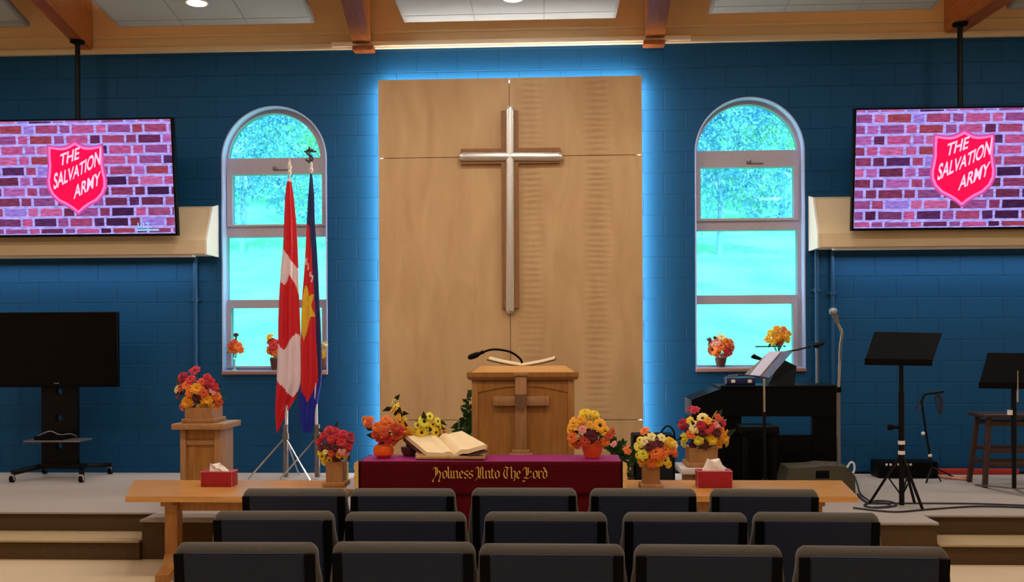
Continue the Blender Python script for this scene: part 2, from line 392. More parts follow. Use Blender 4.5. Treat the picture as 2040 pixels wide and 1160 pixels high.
rt = random.Random(5)
for gx, lab, grp in ((-1, 'leafy tree on the hillside seen through the left arched window', 'trees behind the left window'), (1, 'leafy tree on the hillside seen through the right arched window', 'trees behind the right window')):
    for i in range(5):
        y = 31+i*8.6; dist = y+9.9
        cxp = (548 if gx < 0 else 1492); xx = Z(cxp, 700, 1.6-20/2000*dist).x
        d = ray(cxp+(-70, 75, 10, -60, 60)[i]+rt.uniform(-12, 12), 600); p = CAM+d*(dist/d.y)
        tree(p.x, y, (1.15, 1.35, 1.6, 1.75, 1.9)[i], i, lab, grp)
# ------------------------------------------------------------------ wood panelling, LED strip, cross
pn = thing('wall_panelling', (0, -.08, PLAT), 'tall pale birch plywood panelling behind the cross, edged in blue light', 'wall panel')
xa, xb = W(755, 500, -.13).x, W(1280, 500, -.13).x; xm = W(1016, 500, -.13).x
zt_ = W(1018, 155, -.13).z; z1 = W(1016, 312, -.13).z; z2 = W(1016, 837, -.13).z; g = .003
for (u, v) in ((xa, xm-g), (xm+g, xb)):
    for (lo, hi) in ((PLAT+.01, z2-g), (z2+g, z1-g), (z1+g, zt_)):
        MB().box((u, -.13, lo), (v, -.11, hi), .001, 1).build('plywood_sheet', BIRCH, pn, smooth=False)
MB().box((xa+.05, -.11, PLAT), (xb-.05, -.001, zt_-.05)).build('batten_frame', CROSSW, pn)
LED = glow('led_blue', (255, 246, 238), 40.0)
ls = thing('led_strip', (0, -.04, PLAT), 'glowing blue light strip around the edge of the birch panelling', 'light strip')
for a, b in (((xa+.018, -.1, PLAT+.02), (xa+.026, -.05, zt_-.03)), ((xb-.026, -.1, PLAT+.02), (xb-.018, -.05, zt_-.03)), ((xa+.018, -.1, zt_-.026), (xb-.018, -.05, zt_-.018))):
    MB().box(a, b).build('led_run', LED, ls)
cr = thing('wall_cross', (0, -.14, W(1016, 620, -.14).z), 'large wooden cross faced with silver, mounted on the plywood panelling', 'cross')
def X(px, py, Y=-.18): return W(px, py, Y)
v0, v1 = X(1000, 614), X(1032, 220); h0, h1 = X(918, 327), X(1116, 294)
lp = [(v0.x, v0.z), (v1.x, v0.z), (v1.x, h0.z), (h1.x, h0.z), (h1.x, h1.z), (v1.x, h1.z), (v1.x, v1.z), (v0.x, v1.z), (v0.x, h1.z), (h0.x, h1.z), (h0.x, h0.z), (v0.x, h0.z)]
MB().mesh(wallplate([lp], -.18, -.131)).build('cross_back', CROSSW, cr, smooth=False)
p0, p1 = X(1016, 617, -.19), X(1016, 219, -.19); q0, q1 = X(922, 312, -.19), X(1113, 312, -.19)
mb = MB()
for a, b in ((p0, p1), (q0, q1)):
    d = (b-a).normalized(); bmx = MB(); r = .042
    bmx.cyl(a, b, r, n=24).ball(a, r, sub=3).ball(b, r, sub=3)
    meq = bpy.data.meshes.new('q'); bmx.bm.to_mesh(meq); bmx.bm.free()
    meq.transform(Matrix.Translation((0, -.185, 0)) @ Matrix.Diagonal((1, .62, 1, 1)) @ Matrix.Translation((0, .185, 0)))
    mb.mesh(meq)
mb.build('silver_bar', SILVER, cr, label='rounded silver face of the cross')
# ------------------------------------------------------------------ beams, clouds, downlights
zb = WT+.015
def beam(pts_wall, pts_out, label):
    a = Z(pts_wall[0], pts_wall[2], zb); b = Z(pts_wall[1], pts_wall[2], zb)
    ya = -.03; w = b.x-a.x
    A = Vector((a.x, ya, zb)); B = Vector((b.x, ya, zb))
    c = Z(*pts_out, zb); src = B if pts_out[0] < 1100 else A
    d = Vector((c.x-src.x, c.y-src.y, 0)); d = d/abs(d.y)*8.5
    top = 5.62
    o = MB().hull([A, B, B+d, A+d], [Vector((v.x, v.y, top)) for v in (A, B, B+d, A+d)]).build('ceiling_beam', GLULAM, smooth=False)
    return tag(o, label, 'beam', 'glulam ceiling beams')
beam((153, 179, 97), (90, 0), 'brown glulam ceiling beam above the left brick-wall screen')
beam((705, 741, 92), (720, 0), 'brown glulam ceiling beam between the left arched window and the panelling')
beam((1284, 1322, 82), (1293, 0), 'brown glulam ceiling beam between the panelling and the right arched window')
beam((1880, 1916, 68), (1980, 0), 'brown glulam ceiling beam above the right brick-wall screen')
for px, py, w, lab in ((724, 90, 44, 'brown steel shoe under the beam left of the panelling'), (1303, 80, 44, 'brown steel shoe under the beam right of the panelling')):
    c = W(px, py, -.12); tag(MB().box((c.x-.105, -.16, WT-.075), (c.x+.105, -.03, WT-.025), .012).build('beam_bracket', GLULAM), lab, 'bracket', 'beam brackets')
DL = glow('downlight_lens', (255, 246, 226), 14)
def cloud(corner_px, label, x_cells, light=None, ref=None):
    zc = 4.72
    a = Z(*corner_px[0], zc); b = Z(*corner_px[1], zc); yb_ = (a.y+b.y)/2; w = (b.x-a.x); cell = w/x_cells
    yn = yb_-cell*4
    t = thing('ceiling_cloud', ((a.x+b.x)/2, yb_, zc), label, 'ceiling panel', 'suspended tile ceiling panels')
    skew = (corner_px[2]) if len(corner_px) > 2 else 0
    for i in range(x_cells):
        for j in range(5):
            y1_ = yb_-(0 if j == 0 else cell*.28+(j-1)*cell); y0_ = yb_-(cell*.28+j*cell)
            s0 = (yb_-y1_)*skew; s1_ = (yb_-y0_)*skew
            x0_ = a.x+i*cell+.008; x1_ = a.x+(i+1)*cell-.008
            bot = [(x0_+s1_, y0_+.008, zc), (x1_+s1_, y0_+.008, zc), (x1_+s0, y1_-.008, zc), (x0_+s0, y1_-.008, zc)]
            MB().hull(bot, [(p[0], p[1], zc+.015) for p in bot]).build('ceiling_tile', TILE, t, smooth=False)
    L_ = cell*4.28; bot = [(a.x-.02+L_*skew, yb_-L_-.02, zc+.004), (b.x+.02+L_*skew, yb_-L_-.02, zc+.004), (b.x+.02, yb_+.02, zc+.004), (a.x-.02, yb_+.02, zc+.004)]
    MB().hull(bot, [(p[0], p[1], zc+.05) for p in bot]).build('tile_frame', TGRID, t, smooth=False)
    return t, zc
clouds = [((235, 50), (625, 50), .12), ((808, 42), (1222, 38), .02), ((1417, 26), (1852, 19), -.06), ((-330, 60), (55, 54), .25), ((2015, 15), (2400, 12), -.2)]
labs = ['grey tile ceiling panel with a round downlight, left of centre', 'grey tile ceiling panel above the wood panelling', 'grey tile ceiling panel above the right arched window',
        'grey tile ceiling panel at the far left corner', 'grey tile ceiling panel at the far right corner']
for c, l in zip(clouds, labs): cloud(c, l, 3)
def downlight(x, y, zc, label):
    t = thing('downlight', (x, y, zc), label, 'ceiling light', 'round ceiling downlights')
    MB().lathe((x, y, zc-.012), [(.085, 0), (.1, .0), (.1, .012), (.085, .012)]).build('trim_ring', WHITE, t)
    MB().lathe((x, y, zc-.016), [(.084, 0), (.084, .003)]).build('lens', DL, t)
    return t
p = Z(392, 5, 4.71); downlight(p.x, p.y, 4.715, 'glowing round downlight in the grey tiles near the left window')
p2 = Z(1022, -4, 4.71); downlight(p2.x, p2.y, 4.715, 'glowing round downlight in the grey tiles above the panelling')
# ------------------------------------------------------------------ valances with lamps
for sgn, lab, pts in ((-1, 'cream boxed valance on the wall behind the left hanging screen', (432, 411, 418, 479, 505)), (1, 'cream boxed valance on the wall behind the right hanging screen', (1615, 393, 1632, 465, 492))):
    xo, yt, xl, yl, yb2 = pts; e = W(xo, yt, 0); pr = -.33
    zt2 = e.z; zl = W(xl, yl, pr).z; zbb = W(xl, yb2, pr).z; xe = W(xo, yb2, 0).x
    xf = -6.9 if sgn < 0 else 7.1
    t = thing('wall_valance', (xe, -.1, zbb), lab, 'valance', 'cream valances behind the screens')
    prof = [(-.001, zt2), (-.16, zt2-.04), (pr, zl), (pr, zbb), (-.001, zbb)]
    MB().prism([(xe, y, z) for y, z in prof], (xf-xe, 0, 0)).build('valance_body', CREAM, t, smooth=False)
    ep = [(-.001, zt2+.01), (-.17, zt2-.03), (pr-.012, zl), (pr-.012, zbb-.01), (-.001, zbb-.01)]
    MB().prism([(xe, y, z) for y, z in ep], (-sgn*.02, 0, 0)).build('end_cap', WHITE, t, smooth=False)  # end whiter than the cream body: window light put into the colour
    ld = bpy.data.lights.new('valance_lamp', 'AREA'); ld.shape = 'RECTANGLE'; ld.size = 3.6; ld.size_y = .2; ld.energy = 13; ld.color = (.8, .9, 1)
    lo = bpy.data.objects.new('valance_lamp', ld); COL.objects.link(lo); lo.location = (sgn*4.9, -.2, zbb-.04); lo.rotation_euler = (math.radians(-8), 0, 0)
    MB().box((sgn*4.9-1.8, -.25, zbb-.02), (sgn*4.9+1.8, -.15, zbb-.0), .004).build('lamp_batten', WHITE, t)
# conduits
def conduit(px, y0, y1, label, cy):
    a = W(px, y1, -.03); b = W(px, y0, -.03); c = W(px, cy, -.03)
    o = MB().cyl((a.x, -.03, a.z), (a.x, -.03, b.z), .022).cyl((a.x, -.03, c.z-.02), (a.x, -.03, c.z+.02), .03).box((a.x-.05, -.02, c.z-.012), (a.x+.05, -.001, c.z+.012)).build('wall_conduit', BLUEPIPE)
    tag(o, label, 'pipe')
conduit(391, 508, 945, 'blue painted pipe on the wall left of the left window', 597)
conduit(1629, 494, 945, 'blue painted pipe on the wall, nearer the right window', 578)
conduit(1660, 494, 945, 'blue painted pipe on the wall behind the microphone', 584)
# ------------------------------------------------------------------ hanging screens
IMG = bpy.data.materials.new('screen_picture'); IMG.use_nodes = True
N = IMG.node_tree.nodes; L = IMG.node_tree.links; N.remove(N['Principled BSDF']); e = N.new('ShaderNodeEmission'); at = N.new('ShaderNodeAttribute'); at.attribute_name = 'pic'
nn = N.new('ShaderNodeTexNoise'); nn.inputs['Scale'].default_value = 14; nn.inputs['Detail'].default_value = 5; tcn = N.new('ShaderNodeTexCoord'); mpn = N.new('ShaderNodeMapping'); mpn.inputs['Scale'].default_value = (1, 1, 4)
L.new(tcn.outputs['Object'], mpn.inputs[0]); L.new(mpn.outputs[0], nn.inputs[0])
mr = N.new('ShaderNodeMapRange'); mr.inputs[1].default_value = .3; mr.inputs[2].default_value = .7; mr.inputs[3].default_value = .6; mr.inputs[4].default_value = 1.35; L.new(nn.outputs[0], mr.inputs[0])
L.new(at.outputs['Color'], e.inputs[0]); L.new(mr.outputs[0], e.inputs[1]); L.new(e.outputs[0], N['Material Output'].inputs[0])
def brick_image(w, h, rnd):
    bm = bmesh.new(); cl = bm.loops.layers.float_color.new('pic')
    def f(x0, z0, x1, z1, c, y=0):
        j = lambda: rnd.uniform(-.004, .004)
        fc = bm.faces.new([bm.verts.new((x0+(j() if y else 0), -y, z0+(j() if y else 0))), bm.verts.new((x1+(j() if y else 0), -y, z0)), bm.verts.new((x1, -y, z1+(j() if y else 0))), bm.verts.new((x0, -y, z1))])
        for l in fc.loops: l[cl] = lin(c)
    f(-w/2, -h/2, w/2, h/2, (178, 168, 252))
    rh = h/11.; z = h/2-rh*.35-rh*0; r = 0; zz = h/2
    rows = [(h/2, h/2-rh*.33)]
    zc_ = h/2-rh*.33
    while zc_ > -h/2: rows.append((zc_, max(-h/2, zc_-rh))); zc_ -= rh
    pal = [(186, 84, 140), (160, 70, 112), (136, 60, 100), (196, 100, 156), (104, 46, 88), (150, 76, 138), (156, 124, 216), (156, 66, 86), (86, 44, 92), (176, 98, 172)]
    m_ = .012
    for ri, (t, b) in enumerate(rows):
        x = -w/2-(.08 if ri % 2 else .26); k = ri
        while x < w/2:
            bw = .235 if k % 2 else .118; x0 = max(x+m_, -w/2+.004); x1 = min(x+bw-m_, w/2-.004)
            if x1-x0 > .012:
                c = rnd.choice(pal); dk = .78 if b < 0 and rnd.random() < .55 else 1
                f(x0, b+m_, x1, t-m_ if ri else t-.003, tuple(v*dk for v in c), .0015)
            x += bw; k += 1
    me = bpy.data.meshes.new('screen_image'); bm.to_mesh(me); bm.free(); return me
PINK = glow('shield_pink', (255, 122, 196), 1.15); SRED = glow('shield_red', (250, 20, 78), 1.1); STXT = glow('shield_text', (255, 210, 240), 1.1); SCY = glow('clock_cyan', (130, 215, 255), 1.1); HALO = glow('shield_halo', (226, 84, 170), .9)
def shieldpts(s=1.0, n=10):
    # half outline in units of the shield height
    R_ = [(0, .5), (.06, .465), (.13, .435), (.2, .425), (.28, .43), (.385, .45), (.39, .3), (.385, .2), (.40, .08), (.42, -.03), (.415, -.13), (.37, -.23), (.28, -.32), (.16, -.38), (.07, -.44), (0, -.5)]
    P = [(x*s, z*s) for x, z in R_]; return P+[(-x, z) for x, z in P[-2:0:-1]]
def screen(px_c, py_c, wm, Yc, label, tiltdeg, clock, polepx, yaw=0, shield_dx=0.05, shield_dz=.0):
    c = W(px_c, py_c, Yc); h = wm*9/16
    t = thing('hanging_screen', (0, 0, 0), label, 'screen', 'flat screens hanging in front of the blue wall')
    MB().box((-wm/2, 0, -h/2), (wm/2, .06, h/2), .006).build('screen_housing', BLACK, t)
    b = .018; MB().mesh(wallplate([rect(-wm/2, -h/2, wm/2, h/2), rect(-wm/2+b, -h/2+b*1.3, wm/2-b, h/2-b)], -.012, .0)).build('bezel', BLACK, t, smooth=False)
    im = bpy.data.objects.new('screen_picture', brick_image(wm-2*b, h-2.2*b, random.Random(3))); COL.objects.link(im); im.parent = t; im.location = (0, -.002, .003); im.data.materials.append(IMG)
    sh = h*.6; S0 = Matrix.Translation((shield_dx, 0, shield_dz))
    MB().mesh(outline([shieldpts(sh*1.06)], .0006, S0 @ Matrix.Translation((0, -.0045, 0)) @ XZ)).build('shield_halo', HALO, im)
    MB().mesh(outline([shieldpts(sh)], .0006, S0 @ Matrix.Translation((0, -.0060, 0)) @ XZ)).build('shield_border', PINK, im)
    MB().mesh(outline([shieldpts(sh*.925)], .0006, S0 @ Matrix.Translation((0, -.0075, 0)) @ XZ)).build('shield_emblem', SRED, im)
    mb = MB()
    for tx, x, z, hh, wd, k in (('THE', -.24, .165, .17, .29, .36), ('SALVATION', -.345, -.165, .205, .70, .50), ('ARMY', -.06, -.30, .19, .40, .52)):
        tm = text_mesh(tx, 1, .0); xs = [v.co.x for v in tm.vertices]; ys = [v.co.y for v in tm.vertices]
        for v in tm.vertices:
            u = (v.co.x-min(xs))/(max(xs)-min(xs)); w_ = (v.co.y-min(ys))/(max(ys)-min(ys))
            if tx == 'SALVATION': hs = hh*(1.15-.25*math.sin(u*PI))
            else: hs = hh
            xx = (x+u*wd+w_*.025)*sh; z_ = (z+u*wd*k+w_*hs)*sh; v.co = (xx+shield_dx, -.0092, z_+shield_dz)
        mb.mesh(tm)
    mb.build('shield_lettering', STXT, im, smooth=False)
    if clock:
        tm = text_mesh('1:17', .075, 0); mb = MB().mesh(tm, Matrix.Translation((wm/2-.4, -.006, -h/2+.075)) @ XZ)
        mb.box((wm/2-.4, -.007, -h/2+.05), (wm/2-.18, -.006, -h/2+.066)); mb.build('clock_digits', SCY, im, smooth=False)
    # bracket and pole go with the screen
    tr = math.radians(tiltdeg); t.location = c; t.rotation_euler = (tr, 0, yaw)
    bpy.context.view_layer.update()
    inv = (Matrix.Translation(c) @ t.rotation_euler.to_matrix().to_4x4()).inverted()
    pp = W(polepx, 200, Yc+.15); 
    mb = MB().cyl((pp.x, Yc+.15, c.z-.1), (pp.x, Yc+.15, zb-.0), .024).cyl((pp.x, Yc+.15, zb-.02), (pp.x, Yc+.15, zb-.001), .07)
    mb.box((pp.x-.2, Yc+.08, c.z-.2), (pp.x+.2, Yc+.12, c.z+.2), .005)
    bmesh.ops.transform(mb.bm, matrix=inv, verts=mb.bm.verts[:])
    o = mb.build('ceiling_pole', BLKMET); o.parent = t
    return t
Ys = -.5
sL = S(Ys, -4); sR = S(Ys, 4)
screen(146, 355, 1.99, Ys, 'hanging flat screen left of the left arched window, showing a red shield on brick', 6, True, 155, shield_dx=.035)
screen(1918, 336, 1.99, Ys, 'hanging flat screen right of the right arched window, showing a red shield on brick', 6, False, 1913, shield_dx=0.0)
# ------------------------------------------------------------------ television trolley
Yt = -.42
b0 = Z(115, 947, PLAT); t = thing('television_cart', (b0.x, Yt, PLAT), 'black television on a wheeled stand at the far left of the stage', 'television')
c0 = W(-14, 772, Yt-.1); c1 = W(235, 621, Yt-.1)
MB().box((c0.x, Yt-.12, c0.z), (c1.x, Yt-.06, c1.z), .008).build('television_housing', BLACK, t)
pb = MB().box((c0.x+.02, Yt-.124, c0.z+.035), (c1.x-.015, Yt-.118, c1.z-.015)).build('television_screen', SCRBLK, t)
lg = W(112, 764, Yt-.13); MB().box((lg.x-.025, Yt-.13, lg.z-.006), (lg.x+.025, Yt-.12, lg.z+.006), .003).build('logo_badge', GREYMET, t)
a = W(86, 925, Yt); b = W(155, 700, Yt)
hol = []
for hy in (780, 833, 888):
    hc = W(120, hy, Yt); hol.append([(hc.x+.035*math.cos(2*PI*k/20), hc.z+.035*math.sin(2*PI*k/20)) for k in range(20)])
MB().mesh(wallplate([rect(a.x, a.z, b.x, b.z)]+hol, Yt-.03, Yt+.03)).build('column', BLKMET, t, smooth=False)
MB().box((b0.x-.25, Yt-.06, W(0, 700, Yt).z-.2), (b0.x+.25, Yt-.03, W(0, 700, Yt).z+.2)).build('mount_plate', BLKMET, t)
sa = W(57, 878, Yt-.2); sb = W(168, 873, Yt-.2)
MB().box((sa.x, Yt-.3, sa.z-.008), (sb.x, Yt-.03, sa.z+.008), .004).build('shelf', GREYMET, t)
zb1 = PLAT+.09
base = MB()
for (ax, ay), (cx_, cy_) in (((75, 'b'), (85, 0)), ((190, 'b'), (155, 0))): pass
xL, xR = W(62, 935, Yt).x, W(188, 935, Yt).x
base.bar((xL-.02, Yt-.3, zb1), (xL+.12, Yt, zb1+.03), .05, .045, .008).bar((xR+.02, Yt-.3, zb1), (xR-.12, Yt, zb1+.03), .05, .045, .008)
base.bar((xL-.02, Yt+.3, zb1), (xL+.12, Yt, zb1+.03), .05, .045, .008).bar((xR+.02, Yt+.3, zb1), (xR-.12, Yt, zb1+.03), .05, .045, .008)
base.box((xL+.08, Yt-.06, zb1+.005), (xR-.08, Yt+.06, zb1+.05), .008).build('base_frame', BLKMET, t)
for cx_ in (xL-.02, xR+.02):
    for cy_ in (Yt-.3, Yt+.3):
        w_ = MB().cyl((cx_-.014, cy_, PLAT+.035), (cx_+.014, cy_, PLAT+.035), .035, n=20).build('castor', BLACK, t)
        MB().cyl((cx_-.018, cy_, PLAT+.035), (cx_+.018, cy_, PLAT+.035), .018, n=14).box((cx_-.022, cy_-.02, PLAT+.045), (cx_+.022, cy_+.02, PLAT+.08), .006).build('castor_fork', CHROME, w_)
d = thing('media_player', (sa.x+.25, Yt-.17, sa.z+.008), 'black flat device with loose cable on the television cart shelf', 'device')
MB().box((sa.x+.08, Yt-.26, sa.z+.008), (sa.x+.36, Yt-.08, sa.z+.045), .008).build('device_body', BLACK, d)
MB().tube([(sa.x+.12, Yt-.25, sa.z+.05), (sa.x+.22, Yt-.22, sa.z+.09), (sa.x+.3, Yt-.2, sa.z+.055), (sa.x+.4, Yt-.18, sa.z+.06), (sa.x+.42, Yt-.1, sa.z+.03)], .006).build('device_cable', GREYMET, d)
# ------------------------------------------------------------------ pedestals
def pedestal(px0, px1, pyt, Yc, depth, label, base_z, cubby=True, topmat=OAKD):
    a = W(px0, pyt, Yc-depth/2); b = W(px1, pyt, Yc-depth/2); zt = (a.z+b.z)/2
    t = thing('flower_pedestal', ((a.x+b.x)/2, Yc, base_z), label, 'pedestal')
    MB().box((a.x, Yc-depth/2, zt-.045), (b.x, Yc+depth/2, zt), .004).build('pedestal_top', topmat, t)
    i = .05; x0, x1 = a.x+i, b.x-i; y0, y1 = Yc-depth/2+i, Yc+depth/2-i; w = .045
    mb = MB()
    for x in (x0, x1-w):
        mb.box((x, y0, base_z), (x+w, y1, zt-.045), .002)
    mb.build('side_panel', OAKD, t)
    MB().box((x0+w, y0+.025, base_z+(.17 if cubby else 0)), (x1-w, y0+.045, zt-.045)).build('front_panel', OAK, t)
    MB().box((x0+w, y0+.01, zt-.17), (x1-w, y0+.03, zt-.13), .003).build('rail', OAKD, t)
    if cubby: MB().box((x0+w, y0+.005, base_z+.15), (x1-w, y1, base_z+.17)).build('shelf', OAKD, t)
    MB().box((x0+w, y0, base_z), (x1-w, y1, base_z+.015)).build('base_panel', OAKD, t)
    return t, zt, (x0, x1, y0, y1)
Yp = -2.02
pd, pzt, pr_ = pedestal(341, 446, 845, Yp, .42, 'oak pedestal with an open bottom shelf, left of the stage, carrying a flower box', PLAT+.002)
pc = (pr_[0]+pr_[1])/2
cb = MB().box((pc-.09, Yp-.12, PLAT+.019), (pc+.07, Yp+.05, PLAT+.09), .02).build('cable_bag', mat('dark_bag', (44, 40, 60), .7)); tag(cb, 'dark lumpy bag on the bottom shelf of the left oak pedestal', 'bag')
Yp2 = -2.1
pd2, pzt2, pr2_ = pedestal(1356, 1450, 934, Yp2, .4, 'short oak pedestal with white edged top behind the right tissue box', PLAT+.002, False, mat('white_lam', (222, 214, 210), .3, var=.03))
# ------------------------------------------------------------------ benches
def bench(fl, fr, bl, br, label, legs):
    zt = .57; F0, F1, B0, B1 = Z(*fl, zt), Z(*fr, zt), Z(*bl, zt), Z(*br, zt)
    yf = (F0.y+F1.y)/2; yb = (B0.y+B1.y)/2
    t = thing('altar_bench', ((F0.x+F1.x)/2, (yf+yb)/2, 0), label, 'bench', 'low wooden altar benches')
    P = [Vector((F0.x, yf, zt)), Vector((F1.x, yf, zt)), Vector((B1.x, yb, zt)), Vector((B0.x, yb, zt))]
    o = MB().hull([p-Vector((0, 0, .038)) for p in P], P).build('bench_top', OAKH, t, smooth=False)
    for lx in legs:
        mb = MB().box((lx-.045, yf+.12, .03), (lx+.045, yf+.22, zt-.04), .006)
        mb.box((lx-.045, yf+.05, zt-.075), (lx+.045, byf-.06, zt-.038), .006)
        prof = [(yf-.04, .0), (yf+.5, 0), (yf+.5, .05), (yf+.28, .07), (yf+.22, .16), (yf+.12, .16), (yf+.08, .08), (yf-.04, .05)]
        mb.prism([(lx-.045, y, z) for y, z in prof], (.09, 0, 0)); mb.build('leg', OAK, t, smooth=False)
    MB().box((min(legs), yf+.15, zt-.12), (max(legs), yf+.18, zt-.04), .003).build('stretcher', OAK, t)
    return t
bL = bench((248, 990), (692, 990), (267, 957), (690, 957), 'long low oak altar bench left of the draped table', [-2.16, -1.05])
bR = bench((1228, 989), (1708, 989), (1228, 957), (1676, 957), 'long low oak altar bench right of the draped table', [1.15, 2.2])
# ------------------------------------------------------------------ altar table and cloth
AY0, AY1, AZ = -3.07, -2.71, .775; ax0, ax1 = -.87, .90
t = thing('altar_table', (.015, (AY0+AY1)/2, 0), 'oak communion table hidden beneath the burgundy cloth', 'table')
MB().box((ax0, AY0, AZ-.03), (ax1, AY1, AZ), .004).build('table_top', OAK, t)
for x in (ax0+.05, ax1-.12):
    for y in (AY0+.04, AY1-.1): MB().box((x, y, 0), (x+.06, y+.06, AZ-.03), .004).build('leg', OAK, t)
ct = thing('altar_cloth', (.015, (AY0+AY1)/2, AZ+.003), 'burgundy altar cloth with gold blackletter wording, draped over the centre table', 'cloth')
def sheet(nx, nz, fn, th=.004):
    mb = MB(); vs = [[mb.bm.verts.new(fn(i/nx, j/nz)) for i in range(nx+1)] for j in range(nz+1)]
    for j in range(nz):
        for i in range(nx): mb.bm.faces.new((vs[j][i], vs[j][i+1], vs[j+1][i+1], vs[j+1][i]))
    bmesh.ops.recalc_face_normals(mb.bm, faces=mb.bm.faces[:]); bmesh.ops.solidify(mb.bm, geom=mb.bm.faces[:], thickness=th)
    return mb
def topf(u, v):
    x = ax0-.006+u*(ax1-ax0+.012); y = AY1+v*(AY0-.01-AY1)
    return (x, y, AZ+.008+.0015*math.sin(u*9)+(-.004 if v > .97 else 0))
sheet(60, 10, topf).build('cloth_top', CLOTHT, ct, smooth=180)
Lz = W(1000, 986, AY0).z
def frontf(u, v):
    x = ax0-.006+u*(ax1-ax0+.012); z = AZ+.006-v*(AZ-Lz); return (x, AY0-.014-.008*v*(1+math.sin(u*40)*.3), z)
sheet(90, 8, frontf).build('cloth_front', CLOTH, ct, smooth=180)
nx0, nx1 = W(905, 1000, AY0).x, W(1199, 1000, AY0).x
def lowf(u, v):
    x = nx0+u*(nx1-nx0); z = Lz+.02-v*(Lz-.05); return (x, AY0-.012+.006*math.sin(u*26)*v, z)
sheet(60, 8, lowf).build('cloth_panel', CLOTH, ct, smooth=180)
for sx, xx in ((-1, ax0-.014), (1, ax1+.014)):
    def sidef(u, v, sx=sx, xx=xx):
        y = AY1+.02+u*(AY0-.012-AY1-.02); return (xx+sx*(.02*math.sin(v*3)+.006*math.sin(u*20)), y, AZ+.006-v*.42)
    sheet(14, 10, sidef).build('cloth_side', CLOTH, ct, smooth=180)
    mb = MB()
    for k in range(34):
        z = AZ+.004-k*.006
        mb.tube([(xx+sx*.004, AY0-.02, z), (xx+sx*.028, AY0-.024, z-.012), (xx+sx*(.024+.01*math.sin(k*.5)), AY0-.02, z-.02)], .004, 5, 2)
    mb.build('fringe', FRINGE, ct, label='gold fringe')
# gold broad-nib lettering
GL = {
 'H': ([[(-.25, 1.15), (-.05, 1.45), (.25, 1.3), (.45, 1.5)], [(.12, 1.35), (.12, .25), (-.15, -.05), (-.3, -.35), (-.12, -.45)], [(.05, .7), (.45, .98), (.68, .7), (.62, .05), (.45, -.3), (.6, -.45)], [(.3, 1.3), (.3, .5)]], .98),
 'o': ([[(0, .8), (0, .2), (.22, 0), (.44, .2), (.44, .8), (.22, 1), (0, .8)]], .66),
 'l': ([[(-.08, 1.5), (0, 1.38), (0, .15), (.14, 0)]], .34),
 'i': ([[(-.1, .88), (0, 1), (0, .15), (.12, 0)], [(-.03, 1.28), (.03, 1.34)]], .32),
 'n': ([[(-.1, .88), (0, 1), (0, .12), (.1, 0)], [(.0, .8), (.3, 1), (.42, .8), (.42, .15), (.54, 0)]], .72),
 'e': ([[(.02, .45), (.4, .68), (.22, 1), (0, .8), (0, .2), (.22, 0), (.42, .15)]], .58),
 's': ([[(.4, .88), (.2, 1), (0, .82), (.02, .6), (.38, .42), (.4, .2), (.18, 0), (-.04, .12)]], .58),
 'U': ([[(-.3, 1.2), (-.1, 1.5), (.1, 1.35), (.1, .3), (-.15, -.1), (-.3, -.3)], [(.1, .25), (.35, 0), (.62, .22)], [(.5, 1.5), (.62, 1.35), (.62, .12), (.76, 0)], [(.34, 1.35), (.34, .3)]], 1.0),
 't': ([[(.02, 1.3), (0, .18), (.2, 0)], [(-.14, .95), (.24, .95)]], .42),
 'T': ([[(-.18, 1.3), (.1, 1.5), (.5, 1.32), (.74, 1.48)], [(.05, 1.15), (-.1, .6), (.05, .12), (.35, 0), (.6, .2)], [(.38, 1.3), (.3, .8), (.36, .25)]], .86),
 'h': ([[(-.08, 1.5), (0, 1.38), (0, .12), (.1, 0)], [(0, .8), (.3, 1), (.44, .8), (.42, .1), (.28, -.35)]], .66),
 'L': ([[(-.3, 1.05), (-.1, 1.45), (.2, 1.3), (.5, 1.5)], [(.12, 1.35), (.16, .3), (-.2, -.05)], [(-.32, -.3), (-.1, -.42), (.1, -.2)], [(-.15, .12), (.3, .0), (.78, .28)], [(.34, 1.35), (.34, .55), (.16, .3)], [(.34, .8), (.62, .95), (.7, .75)]], .98),
 'r': ([[(-.1, .88), (0, 1), (0, .12), (.1, 0)], [(0, .8), (.22, 1), (.34, .82)]], .5),
 'd': ([[(.4, .78), (.16, 1), (0, .8), (0, .2), (.2, 0), (.42, .2), (.42, .85), (.05, 1.45)]], .62), ' ': ([], .42)}
def lettering(s, x, z, y, xh, maxw):
    tot = sum(GL[c][1] for c in s); k = maxw/tot; mb = MB(); cx_ = x; n_ = Vector((.062*k, 0, .05*xh))
    for c in s:
        for st_ in GL[c][0]:
            P = [Vector((cx_+(a+.15)*k, y, z+b*xh)) for a, b in st_]
            for p, q in zip(P, P[1:]):
                e = (q-p).normalized()*.002*0
                mb.prism([p-n_-e, p+n_-e, q+n_+e, q-n_+e], (0, -.002, 0))
        cx_ += GL[c][1]*k
    return mb
ta = W(864, 953, AY0-.025); tb = W(1090, 953, AY0-.025)
lettering('Holiness Unto The Lord', ta.x, ta.z, AY0-.0285, .052, tb.x-ta.x).build('lettering', GOLDT, ct, smooth=False, label='gold blackletter wording')
